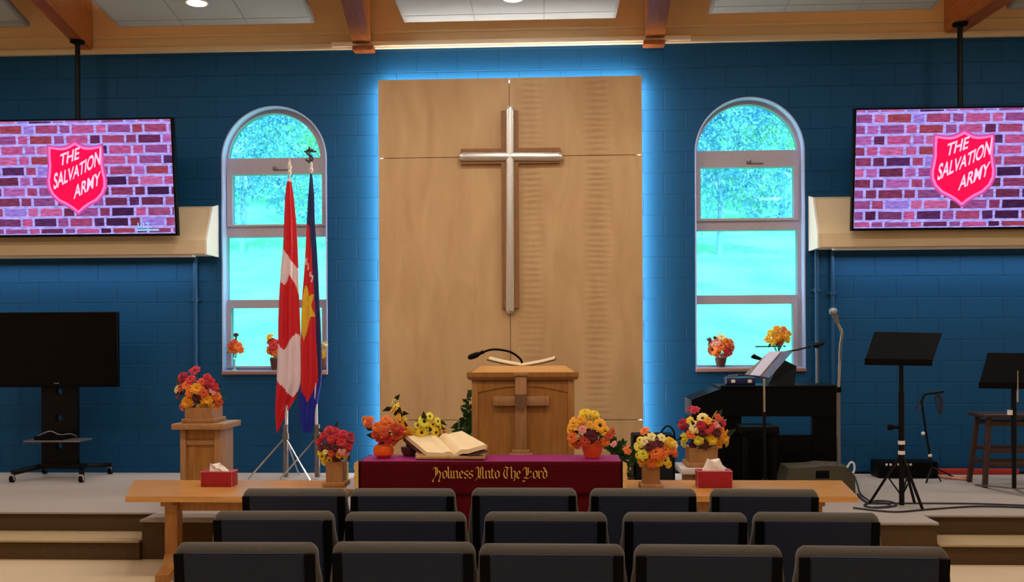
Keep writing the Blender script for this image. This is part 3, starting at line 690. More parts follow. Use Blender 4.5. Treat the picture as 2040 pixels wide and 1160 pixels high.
# ------------------------------------------------------------------ lectern
LY0, LY1 = -1.95, -1.45; lx0, lx1 = W(940, 800, LY0).x, W(1144, 800, LY0).x
zl = W(1040, 742, LY0-.03).z
t = thing('lectern', ((lx0+lx1)/2, (LY0+LY1)/2, PLAT), 'oak lectern with a raised cross on its front, standing before the panelling', 'lectern')
MB().box((lx0, LY0, PLAT+.004), (lx1, LY0+.03, zl-.01), .004).box((lx0, LY0+.03, PLAT+.004), (lx0+.03, LY1, zl-.02)).box((lx1-.03, LY0+.03, PLAT+.004), (lx1, LY1, zl-.02)).build('lectern_body', OAK, t, smooth=False)
for x in (lx0, lx1-.05): MB().box((x, LY0-.012, PLAT+.004), (x+.05, LY0, zl-.02), .004).build('corner_stile', OAK, t)
tp = [(lx0-.035, LY0-.05, zl-.035), (lx1+.035, LY0-.05, zl-.035), (lx1+.035, LY1+.02, zl-.035), (lx0-.035, LY1+.02, zl-.035)]
MB().hull([(p[0]+(.03 if p[0] < 0.3 else -.03)*0, p[1], p[2]) for p in tp], [(p[0], p[1], zl) for p in tp]).hull([(lx0-.02, LY0-.03, zl-.06), (lx1+.02, LY0-.03, zl-.06), (lx1+.02, LY1, zl-.06), (lx0-.02, LY1, zl-.06)], [(lx0-.035, LY0-.05, zl-.035), (lx1+.035, LY0-.05, zl-.035), (lx1+.035, LY1+.02, zl-.035), (lx0-.035, LY1+.02, zl-.035)]).build('lectern_top', OAK, t, smooth=False)
hb = .05
MB().hull([(lx0-.0, LY0-.03, zl), (lx1+.0, LY0-.03, zl), (lx1, LY1, zl), (lx0, LY1, zl)], [(lx0+.07, LY0+.06, zl+hb), (lx1-.07, LY0+.06, zl+hb), (lx1-.07, LY1-.02, zl+hb-.01), (lx0+.07, LY1-.02, zl+hb-.01)]).build('reading_ledge', OAKH, t, smooth=False)
# curved rail under the top
arcp = [(lx0+.05+(lx1-lx0-.1)*k/16, LY0-.008, zl-.16-.0+.05*math.sin(PI*k/16)) for k in range(17)]
MB().prism([(lx0+.05, LY0-.008, zl-.075)]+arcp[:0]+[(lx1-.05, LY0-.008, zl-.075)]+arcp[::-1], (0, .012, 0)).build('arched_rail', OAK, t, smooth=False)
yc = LY0-.05
a = W(1027, 902, yc); b = W(1049, 750, yc); h_0 = W(982, 809, yc); h_1 = W(1094, 790, yc)
cmb = MB().box((a.x, yc, a.z), (b.x, LY0+.002, b.z), .005).box((h_0.x, yc+.008, h_0.z), (h_1.x, LY0+.002, h_1.z), .004); cx1 = W(1023, 748, yc); cx2 = W(1052, 745, yc)
cmb.box((cx1.x, yc-.01, cx1.z-.006), (cx2.x, LY0, cx2.z+.006), .003)
p = cmb.build('lectern_cross', OAKD, t)
f0 = W(1015, 908, yc); f1 = W(1061, 902, yc); MB().box((f0.x+.02, yc-.02, f0.z+.02), (f1.x-.02, LY0, f0.z+.045), .003).box((f0.x, yc-.04, f0.z-.02), (f1.x, LY0, f0.z+.02), .003).build('cross_plinth', OAKD, t)
s0 = W(1037, 802, yc-.02); sp = [(0, .055), (.05, .06), (.045, -.02), (0, -.06), (-.045, -.02), (-.05, .06)]
MB().mesh(outline([[(x*1.0, z*1.1) for x, z in sp]], .03, Matrix.Translation((s0.x, yc-.012, s0.z)) @ XZ)).build('carved_shield', mat('carved_wood', (118, 84, 56), .5), t, smooth=False)
# open book on the lectern
def open_book(name, label, cx, cy, cz, w, dpt, tilt, sweep, thick=.03):
    t = thing(name, (0, 0, 0), label, 'book')
    n = 12
    for s in (-1, 1):
        prof = [(s*w/2*k/n, thick*(.35+.65*math.sin(min(1, k/n*2.2)*PI/2)) + sweep*(k/n)**1.5) for k in range(n+1)]
        low = [(x, sweep*(k/n)**1.5) for k, (x, z) in enumerate(prof)]
        pl = [(x, -dpt/2, z) for x, z in prof]+[(x, -dpt/2, z) for x, z in low[::-1]]
        MB().prism(pl, (0, dpt, 0)).build('page_block', PAPER, t, smooth=30)
        pl = [(x*1.03, -dpt/2-.006, z-.001) for x, z in low]+[(x*1.03, -dpt/2-.006, z-.007) for x, z in low[::-1]]
        MB().prism(pl, (0, dpt+.012, 0)).build('book_cover', LEATHER, t, smooth=30)
    t.location = (cx, cy, cz); t.rotation_euler = tilt; return t
bk = W(1040, 712, -1.7)
open_book('lectern_book', 'thin open book resting on top of the lectern', bk.x, -1.7, zl+hb+.006, .54, .26, (math.radians(3), 0, .0), .05, .008)
gm = thing('gooseneck_microphone', (bk.x, -1.8, zl+hb), 'black gooseneck microphone bending left over the lectern', 'microphone')
def Q(px, py, y=-1.88): return W(px, py, y)
MB().tube([Q(1040, 724), Q(1036, 715), Q(1018, 702), Q(995, 697), Q(978, 697), Q(962, 702)], .009).build('gooseneck', BLACK, gm)
MB().cyl(Q(964, 701), Q(950, 707), .014).build('collar', BLACK, gm)
MB().tube([Q(955, 705), Q(945, 709), Q(936, 712), Q(932, 713)], [.014, .02, .024, .024, .024, .023, .021, .018, .01], 12).build('windscreen', BLACK, gm)
# big bible on a stand upon the altar
t = thing('altar_bible', (0, 0, 0), 'large open bible on a low wooden stand on the burgundy cloth', 'book')
BY = -2.9; yfz = AZ+.016
def bibl():
    fl, fr, bl, br, gf, gb = (851, 905), (968, 889), (806, 868), (920, 862), (906, 906), (874, 872)
    zf, zbk = AZ+.055, AZ+.135
    yf, yb = -3.02, -2.80
    def pt(p, y): return W(p[0], p[1], y)
    FL, FR, BL, BR, GF, GB = pt(fl, yf), pt(fr, yf), pt(bl, yb), pt(br, yb), pt(gf, yf), pt(gb, yb)
    t.location = (GF.x, (yf+yb)/2, yfz)
    for A, B, C, D, s in ((FL, GF, GB, BL, -1), (GF, FR, BR, GB, 1)):
        n = 12; m_ = 8; mb = MB(); grid = []
        for j in range(m_+1):
            v = j/m_; row = []
            for i in range(n+1):
                u = i/n; a = A.lerp(B, u).lerp(D.lerp(C, u), v)
                w_ = (1-u) if s < 0 else u     # 0 at gutter
                a = a+Vector((0, 0, .014*math.sin(min(1, w_*2.5)*PI)*(1 if w_ < .4 else 0)+.012*(1-(1-w_)**4)))
                row.append(a)
            grid.append(row)
        tv = [[mb.bm.verts.new(p) for p in r] for r in grid]; bv = [[mb.bm.verts.new(p-Vector((0, 0, .03))) for p in r] for r in grid]
        for j in range(m_):
            for i in range(n):
                mb.bm.faces.new((tv[j][i], tv[j][i+1], tv[j+1][i+1], tv[j+1][i])); mb.bm.faces.new((bv[j][i], bv[j+1][i], bv[j+1][i+1], bv[j][i+1]))
        for j in range(m_):
            for i in (0, n): mb.bm.faces.new((tv[j][i], tv[j+1][i], bv[j+1][i], bv[j][i]))
        for i in range(n):
            for j in (0, m_): mb.bm.faces.new((tv[j][i], tv[j][i+1], bv[j][i+1], bv[j][i]))
        bmesh.ops.recalc_face_normals(mb.bm, faces=mb.bm.faces[:]); mb.build('page_block', PAPER, t, smooth=40)
        cen = (A+B+C+D)/4; q = [cen+(p-cen)*1.07-Vector((0, 0, .032)) for p in (A, B, C, D)]
        MB().hull([p-Vector((0, 0, .008)) for p in q], q).build('book_cover', LEATHER, t, smooth=False)
    x0 = W(828, 905, -3.03).x; x1 = W(975, 905, -3.03).x
    MB().hull([(x0, -3.05, yfz), (x1-.03, -3.05, yfz), (x1-.03, -2.76, yfz), (x0, -2.76, yfz)], [(x0, -3.05, yfz+.012), (x1-.03, -3.05, yfz+.012), (x1-.03, -2.76, yfz+.07), (x0, -2.76, yfz+.07)]).build('book_stand', OAKD, t, smooth=False)
bibl()
# ------------------------------------------------------------------ flowers
FC = {'yellow': (248, 205, 40), 'gold': (246, 168, 20), 'orange': (238, 118, 34), 'rust': (206, 72, 28), 'red': (206, 34, 44), 'crimson': (190, 20, 54), 'burg': (96, 14, 34), 'cream': (246, 222, 140), 'lemon': (236, 222, 60), 'pink': (236, 150, 140)}
def fmat(c): return mat('petal_'+c, FC[c], .65, var=.16, scale=60, sheen=.2)
DISC = mat('flower_disc', (44, 22, 14), .8, var=.3)
_B = {}
def bloom_mesh(kind, col):
    k = (kind, col)
    if k in _B: return _B[k]
    bm = bmesh.new(); rnd = random.Random(hash(kind) % 97 if 0 else len(kind)*7+len(col))
    def petal(a, r0, r1, w, z0, z1, curl=.1):
        d = Vector((math.cos(a), math.sin(a), 0)); s = Vector((-math.sin(a), math.cos(a), 0)); prof = ((0, .35), (.35, .85), (.7, 1), (.92, .7), (1, .15)); rows = []
        for t, wd in prof:
            c = d*(r0+(r1-r0)*t)+Vector((0, 0, z0+(z1-z0)*t+curl*math.sin(t*PI)))
            rows.append([bm.verts.new(c-s*w*wd+Vector((0, 0, .04*wd))), bm.verts.new(c), bm.verts.new(c+s*w*wd+Vector((0, 0, .04*wd)))])
        for p, q in zip(rows, rows[1:]):
            bm.faces.new((p[0], p[1], q[1], q[0])); bm.faces.new((p[1], p[2], q[2], q[1]))
    nm = 1
    if kind == 'daisy':
        for ly in range(2):
            for i in range(12): petal(2*PI*(i+ly*.5)/12, .15, 1-.12*ly, .19, .02+.05*ly, -.05+.1*ly)
        nf = len(bm.faces); bmesh.ops.create_uvsphere(bm, u_segments=10, v_segments=6, radius=.27, matrix=Matrix.Translation((0, 0, .08)) @ Matrix.Diagonal((1, 1, .55, 1)))
        bm.faces.ensure_lookup_table()
        for f in bm.faces[nf:]: f.material_index = 1
    elif kind == 'mum':
        for ly, (n, r, z0, z1) in enumerate(((14, 1, 0, -.1), (13, .92, .05, .12), (11, .78, .12, .34), (9, .58, .2, .5), (6, .36, .28, .6))):
            for i in range(n): petal(2*PI*(i+.5*ly)/n+rnd.uniform(-.1, .1), .06, r*rnd.uniform(.9, 1.05), .17, z0, z1, .06)
    else:                                              # broad petalled bloom
        for ly, (n, r, z0, z1) in enumerate(((7, 1.08, 0, -.05), (6, .82, .08, .12), (4, .45, .14, .3))):
            for i in range(n): petal(2*PI*(i+.5*ly)/n+rnd.uniform(-.12, .12), .05, r*rnd.uniform(.88, 1.08), .36 if ly < 2 else .22, z0, z1+rnd.uniform(-.06, .08), .07)
        nf = len(bm.faces); bmesh.ops.create_uvsphere(bm, u_segments=8, v_segments=5, radius=.12, matrix=Matrix.Translation((0, 0, .2)))
        bm.faces.ensure_lookup_table()
        for f in bm.faces[nf:]: f.material_index = 1
    me = bpy.data.meshes.new('flower'); bm.to_mesh(me); bm.free(); me.materials.append(fmat(col)); me.materials.append(DISC)
    for p in me.polygons: p.use_smooth = True
    _B[k] = me; return me
KW = {'daisy': 'dark centred daisy', 'mum': 'many petalled bloom', 'rose': 'broad petalled bloom'}
CW = {'burg': 'dark burgundy'}
def bouquet(t, blooms, Y, neck, leaves=16, leafcol=GREEN, dj=.07, leafr=.05, spread=None, seed=1, maxY=None):
    rnd = random.Random(seed); neck = Vector(neck); s = S(Y, neck.x); root = wloc(t)
    cx = sum(b[0] for b in blooms)/len(blooms); cy = sum(b[1] for b in blooms)/len(blooms)
    rx = max(abs(b[0]-cx) for b in blooms)+8; ry = max(abs(b[1]-cy) for b in blooms)+8; cen = W(cx, cy, Y)
    stems = MB(); pts = []
    for px, py, r, kind, col in blooms:
        e = max(0, 1-((px-cx)/rx)**2-((py-cy)/ry)**2); y = Y+dj*.6-dj*2*math.sqrt(e)+rnd.uniform(-.015, .015)
        if maxY is not None: y = min(y, maxY-r/s*.7)
        p = W(px, py, y); n = (p-cen); n = Vector((n.x*.9, n.y-.09, n.z*.6+.035)).normalized()
        if (p-cen).length < .001: n = Vector((0, -1, .2))
        o = bpy.data.objects.new('flower', bloom_mesh(kind, col)); COL.objects.link(o); o.parent = t; o.location = p-root
        q = n.to_track_quat('Z', 'Y'); o.rotation_mode = 'QUATERNION'; o.rotation_quaternion = q @ Quaternion((0, 0, 1), rnd.uniform(0, 6)); sc = r/s*1.03; o.scale = (sc, sc, sc)
        o['label'] = CW.get(col, col)+' '+KW[kind]; pts.append(p)
        stems.tube([neck+Vector((rnd.uniform(-.015, .015), rnd.uniform(-.01, .01), -.02)), neck.lerp(p, .5)+Vector((0, .01, .01)), p-n*.01], .003, 5, 2)
    stems.build('stems', DGREEN, t)
    lf = MB()
    for _ in range(leaves):
        p = rnd.choice(pts).lerp(neck, rnd.uniform(-.12, .5)); d = Vector((rnd.uniform(-1, 1), rnd.uniform(-.4, .4), rnd.uniform(-.5, .8))).normalized(); l = leafr*rnd.uniform(.8, 1.5)
        w = d.cross(Vector((0, 1, .3))).normalized()*l*.33; p = p+Vector((0, .012, 0))
        tip = p+d*l*1.5
        if maxY is not None:
            if p.y > maxY-.03: p.y = maxY-.03
            if tip.y > maxY-.01: tip.y = maxY-.01
        v = [lf.bm.verts.new(q_) for q_ in (p, p+d*l*.6+w, tip, p+d*l*.6-w)]; lf.bm.faces.new(v)
    lf.build('leaves', leafcol, t, smooth=False)
def B(s):
    out = []
    for e in s.split(';'):
        a = e.split(','); out.append((float(a[0]), float(a[1]), float(a[2]), {'d': 'daisy', 'm': 'mum', 'r': 'rose'}[a[3].strip()], a[4].strip()))
    return out
def woodbox(t, x0, x1, y0, y1, z0, z1, foot=True, taper=0):
    MB().hull([(x0, y0, z0), (x1, y0, z0), (x1, y1, z0), (x0, y1, z0)], [(x0-taper, y0, z1), (x1+taper, y0, z1), (x1+taper, y1, z1), (x0-taper, y1, z1)]).build('planter', PLANTER, t, smooth=False)
    if foot: MB().box((x0-.022, y0-.022, z0), (x1+.022, y1+.022, z0+.035), .006).build('planter_base', PLANTER, t)
def spikes(t, base, tips, Y, mt=SPIKE, r=.004):
    mb = MB(); b = Vector(base)
    for px, py in tips:
        p = W(px, py, Y); mb.tube([b, b.lerp(p, .5)+Vector((0, 0, .02)), p], [.002, .002, .003, .004, .004, .003, .001], 5, 2)
    mb.build('dry_stalks', mt, t)
# 1 left pedestal
x0, x1 = W(371, 840, Yp-.1).x, W(424, 840, Yp-.1).x; yc_ = Yp; 
t = thing('flower_arrangement', ((x0+x1)/2, yc_, pzt), 'red and gold flowers in a square wooden box on the tall left pedestal', 'flowers', 'autumn flower arrangements')
zp = W(395, 812, Yp-.1).z
woodbox(t, x0, x1, yc_-.13, yc_+.13, pzt, zp)
bouquet(t, B('388,738,11,r,crimson;365,752,13,m,crimson;380,756,10,r,red;418,764,13,m,crimson;413,752,9,m,red;360,772,11,r,rust;372,768,10,r,orange;393,776,15,m,gold;374,802,14,m,gold;411,797,14,m,gold;432,790,10,r,orange;428,772,10,m,red;424,778,9,r,pink;355,786,10,d,burg;400,813,10,d,yellow;386,815,9,m,burg;352,776,8,r,cream;436,802,10,r,rust;392,793,9,m,burg;402,762,9,r,rust;362,812,8,r,orange;425,812,9,r,gold;378,783,9,r,orange;405,783,9,r,rust'), Yp-.02, ((x0+x1)/2, yc_, zp), 34, DGREEN, .09, seed=3)
spikes(t, ((x0+x1)/2, yc_, zp), [(448, 783), (452, 795), (444, 775), (445, 808), (350, 765)], Yp-.03, GREEN)
# 2 red mums on left bench
x0, x1 = W(650, 955, -2.85).x, W(683, 955, -2.85).x
t = thing('flower_arrangement', ((x0+x1)/2, -2.78, .57), 'red and yellow flowers in a narrow wooden box on the left bench', 'flowers', 'autumn flower arrangements')
zp = W(666, 921, -2.85).z; woodbox(t, x0, x1, -2.86, -2.72, .57, zp, True)
bouquet(t, B('655,857,10,m,red;645,869,10,m,crimson;668,860,10,m,crimson;684,866,10,m,red;698,878,10,m,crimson;636,880,9,m,red;660,876,10,m,red;680,884,11,m,red;672,872,10,m,crimson;652,890,9,m,burg;694,892,9,m,red;640,893,8,m,burg;680,899,8,r,pink;690,905,7,r,pink;668,893,9,m,burg;642,910,8,d,yellow;656,917,8,d,yellow;689,908,8,d,lemon;650,901,7,r,cream;669,914,8,d,burg;660,904,8,m,rust;645,922,7,r,lemon;700,866,7,m,crimson;675,907,7,r,gold;638,902,7,r,lemon'), -2.78, ((x0+x1)/2, -2.79, zp), 36, DGREEN, .08, .035, seed=4)
ca = W(686, 938, -2.75); tag(MB().cyl((ca.x, -2.7, .571), (ca.x, -2.7, ca.z+.05), .02).build('candle', mat('candle_wax', (240, 226, 170), .5)), 'small cream candle beside the box of red flowers', 'candle')
# 3 orange pumpkin pot on altar
Ya = -2.9; pcx = W(764, 900, Ya).x; zA = AZ+.012; zr = W(764, 884, Ya).z
t = thing('flower_arrangement', (pcx, Ya, zA), 'orange flowers in a round orange pot at the left end of the altar cloth', 'flowers', 'autumn flower arrangements')
hh = zr-zA; r = 20/S(Ya)
MB().lathe((pcx, Ya, zA), [(r*.6, 0), (r*.95, hh*.2), (r*1.05, hh*.5), (r*.9, hh*.85), (r*.62, hh), (r*.55, hh*.95)], 28).build('pot', POTOR, t)
bouquet(t, B('735,841,14,m,orange;751,852,12,m,orange;776,845,11,r,orange;765,862,11,r,rust;787,852,11,m,rust;757,873,10,r,red;790,868,11,r,rust;747,867,9,m,rust;772,876,10,r,red;783,878,10,r,rust;760,848,10,r,orange;798,858,9,m,red;768,836,9,r,orange;726,835,8,m,gold'), Ya, (pcx, Ya, zr-.01), 26, DGREEN, .06, .04, seed=5)
# 4 goldenrod and susans
pcx4 = W(815, 900, -2.78).x
t = thing('flower_arrangement', (pcx4, -2.78, zA), 'tall yellow and gold daisies in a low dark pot behind the open bible', 'flowers', 'autumn flower arrangements')
MB().lathe((pcx4, -2.78, zA), [(.04, 0), (.055, .03), (.06, .06), (.05, .06)], 20).build('pot', DARKPOT, t)
bouquet(t, B('785,800,8,r,lemon;789,811,9,r,yellow;784,818,9,r,gold;797,822,9,r,gold;793,834,9,r,gold;803,838,9,r,yellow;800,850,9,m,gold;810,858,10,m,gold;802,866,10,m,gold;812,868,9,r,orange;819,874,8,r,gold;845,840,13,d,lemon;862,846,9,d,yellow;840,862,12,d,yellow;868,862,12,d,yellow;884,861,9,d,gold;832,848,8,d,lemon;872,840,9,d,lemon;856,830,9,d,lemon;880,850,8,d,yellow;855,866,8,d,lemon;825,862,8,r,yellow;849,852,8,d,lemon'), -2.76, (pcx4, -2.78, zA+.05), 40, DGREEN, .04, .045, seed=6)
# 5 right orange pot
pcx5 = W(1180, 900, Ya).x; zr = W(1180, 883, Ya).z; hh = zr-zA; r = 21/S(Ya)
t = thing('flower_arrangement', (pcx5, Ya, zA), 'yellow and orange flowers in an orange bowl at the right end of the altar cloth', 'flowers', 'autumn flower arrangements')
MB().lathe((pcx5, Ya, zA), [(r*.68, 0), (r*.85, hh*.3), (r*1.02, hh*.75), (r*1.1, hh), (r*.95, hh), (r*.8, hh*.7)], 28).build('pot', POTOR, t)
bouquet(t, B('1166,826,14,m,yellow;1184,828,12,m,yellow;1143,845,13,r,gold;1158,840,12,m,gold;1195,848,15,d,gold;1204,858,12,d,yellow;1140,872,12,r,orange;1150,885,10,r,rust;1213,868,10,r,rust;1221,860,8,r,rust;1206,879,11,r,orange;1165,878,11,r,rust;1170,862,11,m,burg;1180,872,10,m,burg;1160,856,9,r,pink;1188,862,8,r,burg;1175,846,8,r,gold;1190,884,9,r,rust;1136,858,9,r,gold;1141,886,9,r,gold'), Ya, (pcx5, Ya, zr-.01), 26, DGREEN, .07, .035, seed=7)
# 6 right wood vase on bench
x0, x1 = W(1281, 955, -2.9).x, W(1314, 955, -2.9).x; zp = W(1297, 925, -2.9).z
t = thing('flower_arrangement', ((x0+x1)/2, -2.85, .57), 'orange and lemon flowers in a narrow wooden box on the right bench', 'flowers', 'autumn flower arrangements')
woodbox(t, x0, x1, -2.92, -2.79, .57, zp, True)
bouquet(t, B('1284,859,10,r,orange;1284,880,10,r,cream;1274,893,9,r,lemon;1298,872,10,r,cream;1318,873,9,r,cream;1334,882,12,m,yellow;1282,905,12,r,lemon;1306,901,14,r,orange;1325,897,12,r,orange;1341,896,10,r,orange;1345,905,8,r,rust;1278,920,10,r,gold;1298,921,11,r,orange;1325,917,10,d,lemon;1314,885,9,m,burg;1308,876,8,m,burg;1292,891,9,m,burg;1332,926,8,r,yellow;1272,908,8,d,yellow;1312,922,9,r,gold;1345,885,8,r,cream;1322,908,8,r,orange;1275,877,8,d,yellow;1302,886,8,r,burg;1268,888,7,r,cream'), -2.86, ((x0+x1)/2, -2.855, zp), 36, DGREEN, .09, .035, seed=8)
# 7 right pedestal arrangement
x0, x1 = W(1373, 930, Yp2-.12).x, W(1430, 930, Yp2-.12).x; zp = W(1400, 893, Yp2-.12).z
t = thing('flower_arrangement', ((x0+x1)/2, Yp2, pzt2), 'crimson and yellow flowers in a square wooden box on the short right pedestal', 'flowers', 'autumn flower arrangements')
woodbox(t, x0, x1, Yp2-.13, Yp2+.12, pzt2, zp, True)
bouquet(t, B('1384,817,10,r,crimson;1374,814,8,r,crimson;1361,846,13,m,crimson;1400,834,12,d,cream;1385,852,12,r,cream;1409,851,15,d,red;1396,848,11,m,crimson;1426,846,10,r,pink;1392,877,11,m,lemon;1418,876,13,m,yellow;1441,873,12,m,gold;1448,882,9,r,yellow;1364,872,10,r,lemon;1376,866,10,r,orange;1449,866,9,r,gold;1398,862,10,m,burg;1428,862,10,m,burg;1362,884,9,r,cream;1380,888,9,m,burg;1405,888,8,r,burg;1436,857,9,r,orange;1375,838,8,r,yellow;1432,886,9,r,gold;1440,842,8,r,crimson;1410,838,8,r,gold;1430,832,8,r,rust'), Yp2-.03, ((x0+x1)/2, Yp2, zp), 36, DGREEN, .1, .045, seed=9)
spikes(t, ((x0+x1)/2, Yp2, zp), [(1428, 819), (1424, 824), (1432, 826), (1441, 831), (1447, 836), (1436, 822)], Yp2-.1, SPIKE)
# leafy plants by the lectern
def leafy(label, Y, pot_px, stems_px, blooms=None, seed=1):
    c = W(pot_px, 900, Y); t = thing('leafy_plant', (c.x, Y, PLAT), label, 'plant')
    MB().lathe((c.x, Y, PLAT+.003), [(.07, 0), (.09, .1), (.1, .18), (.085, .18)], 20).build('pot', DARKPOT, t)
    rnd = random.Random(seed); mb = MB(); lf = MB()
    for tip in stems_px:
        a = Vector((c.x, Y, PLAT+.17)); b = W(*tip, Y); mid = a.lerp(b, .55)+Vector((rnd.uniform(-.03, .03), 0, .03)); mb.tube([a, mid, b], .004, 5, 3)
        for k in range(9):
            p = mid.lerp(b, k/8); d = Vector((rnd.uniform(-1, 1), rnd.uniform(-.8, .2), rnd.uniform(-.1, 1))).normalized(); l = rnd.uniform(.04, .075); w = d.cross(Vector((0, 1, .2))).normalized()*l*.35
            lf.bm.faces.new([lf.bm.verts.new(q) for q in (p, p+d*l*.5+w, p+d*l*1.3, p+d*l*.5-w)])
    mb.build('stems', DGREEN, t); lf.build('leaves', GREEN, t, smooth=False)
    if blooms: bouquet(t, B(blooms), Y-.04, (c.x, Y, PLAT+.19), 6, GREEN, .03, .04, seed=seed)
    return t
leafy('leafy green plant rising beside the left edge of the lectern', -1.3, 928, [(931, 785), (933, 798), (926, 822), (920, 838), (934, 830), (930, 845), (915, 845), (934, 812)], seed=11)
leafy('leafy green plant with orange flowers right of the draped table', -1.6, 1240, [(1215, 878), (1228, 872), (1240, 885), (1255, 905), (1222, 900), (1245, 930), (1250, 950), (1232, 915), (1212, 895), (1238, 940)], '1250,897,9,r,orange;1223,885,7,r,pink;1244,940,7,r,gold', seed=12)
# window sill flowers
def sill_z(k): return op[k][1]+.005
def sillflower(label, k, px, potkind, blooms, neckpy, seed):
    Y = .035; c = W(px, 720, Y); z0 = sill_z(k); t = thing('sill_flowers', (c.x, Y, z0), label, 'flowers', 'small flowers on the window sills')
    nk = W(px, neckpy, Y)
    if potkind == 'glass':
        MB().lathe((c.x, Y, z0), [(.045, 0), (.045, .006), (.01, .02), (.009, .1), (.012, .12)], 16).build('candlestick', GLASSY, t)
    else:
        h = nk.z-z0; MB().lathe((c.x, Y, z0), [(.035, 0), (.05, h*.5), (.058, h*.9), (.05, h)], 18).build('pot', DARKPOT, t)
    bouquet(t, B(blooms), Y-.01, (c.x, Y, max(nk.z-.02, z0+.03)), 8, DGREEN, .012, .03, seed=seed, maxY=.085)
    return t
GLASSY = mat('clear_glass_stem', (150, 200, 190), .1, var=.05)
sillflower('orange flowers with a dark tip on a thin stem, left corner of the left window', 1, 467, 'glass', '462,687,9,r,rust;474,690,9,r,orange;468,696,9,r,orange;460,696,8,r,orange;478,697,8,r,orange;470,668,6,m,burg;467,682,7,r,rust', 705, 21)
sillflower('red and yellow flowers on the left window sill beside the red and white flag', 1, 549, 'pot', '540,680,9,r,red;545,690,10,r,red;538,698,9,r,orange;537,671,8,r,yellow;552,684,9,r,red;548,703,9,r,orange;556,695,9,r,rust', 712, 22)
sillflower('cream flowers at the right corner of the left window sill', 1, 645, 'pot', '646,695,8,r,cream;650,705,8,r,cream;643,708,7,r,yellow;648,685,6,r,cream', 715, 23)
sillflower('peach and orange flowers in a brown pot on the right window sill', 2, 1436, 'pot', '1420,697,12,d,orange;1451,700,11,r,red;1437,690,11,r,orange;1458,692,9,r,rust;1430,680,9,r,pink;1448,682,10,r,orange;1418,684,8,r,pink;1437,672,8,r,cream;1456,682,8,r,orange;1428,704,8,r,orange;1444,709,8,r,pink;1414,676,4,m,burg;1424,673,4,m,burg', 712, 24)
sillflower('yellow and orange flowers on the right window sill behind the music stand', 2, 1550, 'pot', '1548,672,11,m,gold;1536,664,9,m,yellow;1560,668,11,m,gold;1548,656,9,m,gold;1553,680,9,r,rust;1568,676,9,m,yellow;1530,676,8,r,gold;1540,682,8,m,yellow;1572,664,7,r,gold;1562,656,7,r,orange', 700, 25)
# ------------------------------------------------------------------ tissue boxes
def tissue(fx0, fx1, fy0, fy1, Yc, dp, label, rot, tall):
    zt = .57; a = W(fx0, fy1, Yc-dp/2); b = W(fx1, fy0, Yc-dp/2); h = b.z-zt
    t = thing('tissue_box', ((a.x+b.x)/2, Yc, zt), label, 'tissue box', 'red tissue boxes on the benches')
    cx = (a.x+b.x)/2; hw = (b.x-a.x)/2
    MB().box((cx-hw, Yc-dp/2, zt), (cx+hw, Yc+dp/2, zt+h), .003).build('tissue_carton', TISRED, t)
    e = .004; hs = hw+.001; yb_ = Yc-dp/2-.001; yt_ = Yc+dp/2+.001; zz_ = zt+h+.001
    MB().tube([(cx-hs+.002, yb_, zt), (cx-hs+.002, yb_, zz_), (cx+hs-.002, yb_, zz_), (cx+hs-.002, yb_, zt)], .003, 4, 1).build('carton_edge', PINKEDGE, t)
    MB().tube([(cx-hs, yb_, zz_), (cx-hs, yt_, zz_), (cx+hs, yt_, zz_), (cx+hs, yb_, zz_)], .003, 4, 1).build('carton_edge', PINKEDGE, t)
    tm = MB(); n = 12; m_ = 5; rings = []
    for j in range(m_+1):
        v = j/m_; r = (.055*(1-v)+.028*v)*(1.25 if tall else 1.1); ring = []
        for i in range(n):
            an = 2*PI*i/n; ring.append(tm.bm.verts.new((cx+r*math.cos(an)*(1.2)+(.0 if tall else -.03*v), Yc+r*math.sin(an)*.4+.006*math.sin(3*an+v*4), zt+h-.002+v*(.075 if tall else .05)+.012*v*math.sin(2*an+1))))
        rings.append(ring)
    for p, q in zip(rings, rings[1:]):
        for i in range(n): tm.bm.faces.new((p[i], p[(i+1) % n], q[(i+1) % n], q[i]))
    tm.bm.faces.new(rings[-1]); tm.build('tissue', WHITE, t, smooth=25)
    return t
tissue(400, 462, 941, 961, -2.8, .13, 'red tissue box with a low tissue tuft on the left bench', 0, False)
tissue(1390, 1459, 940, 961, -2.8, .14, 'red tissue box with a tall white tissue on the right bench', 0, True)
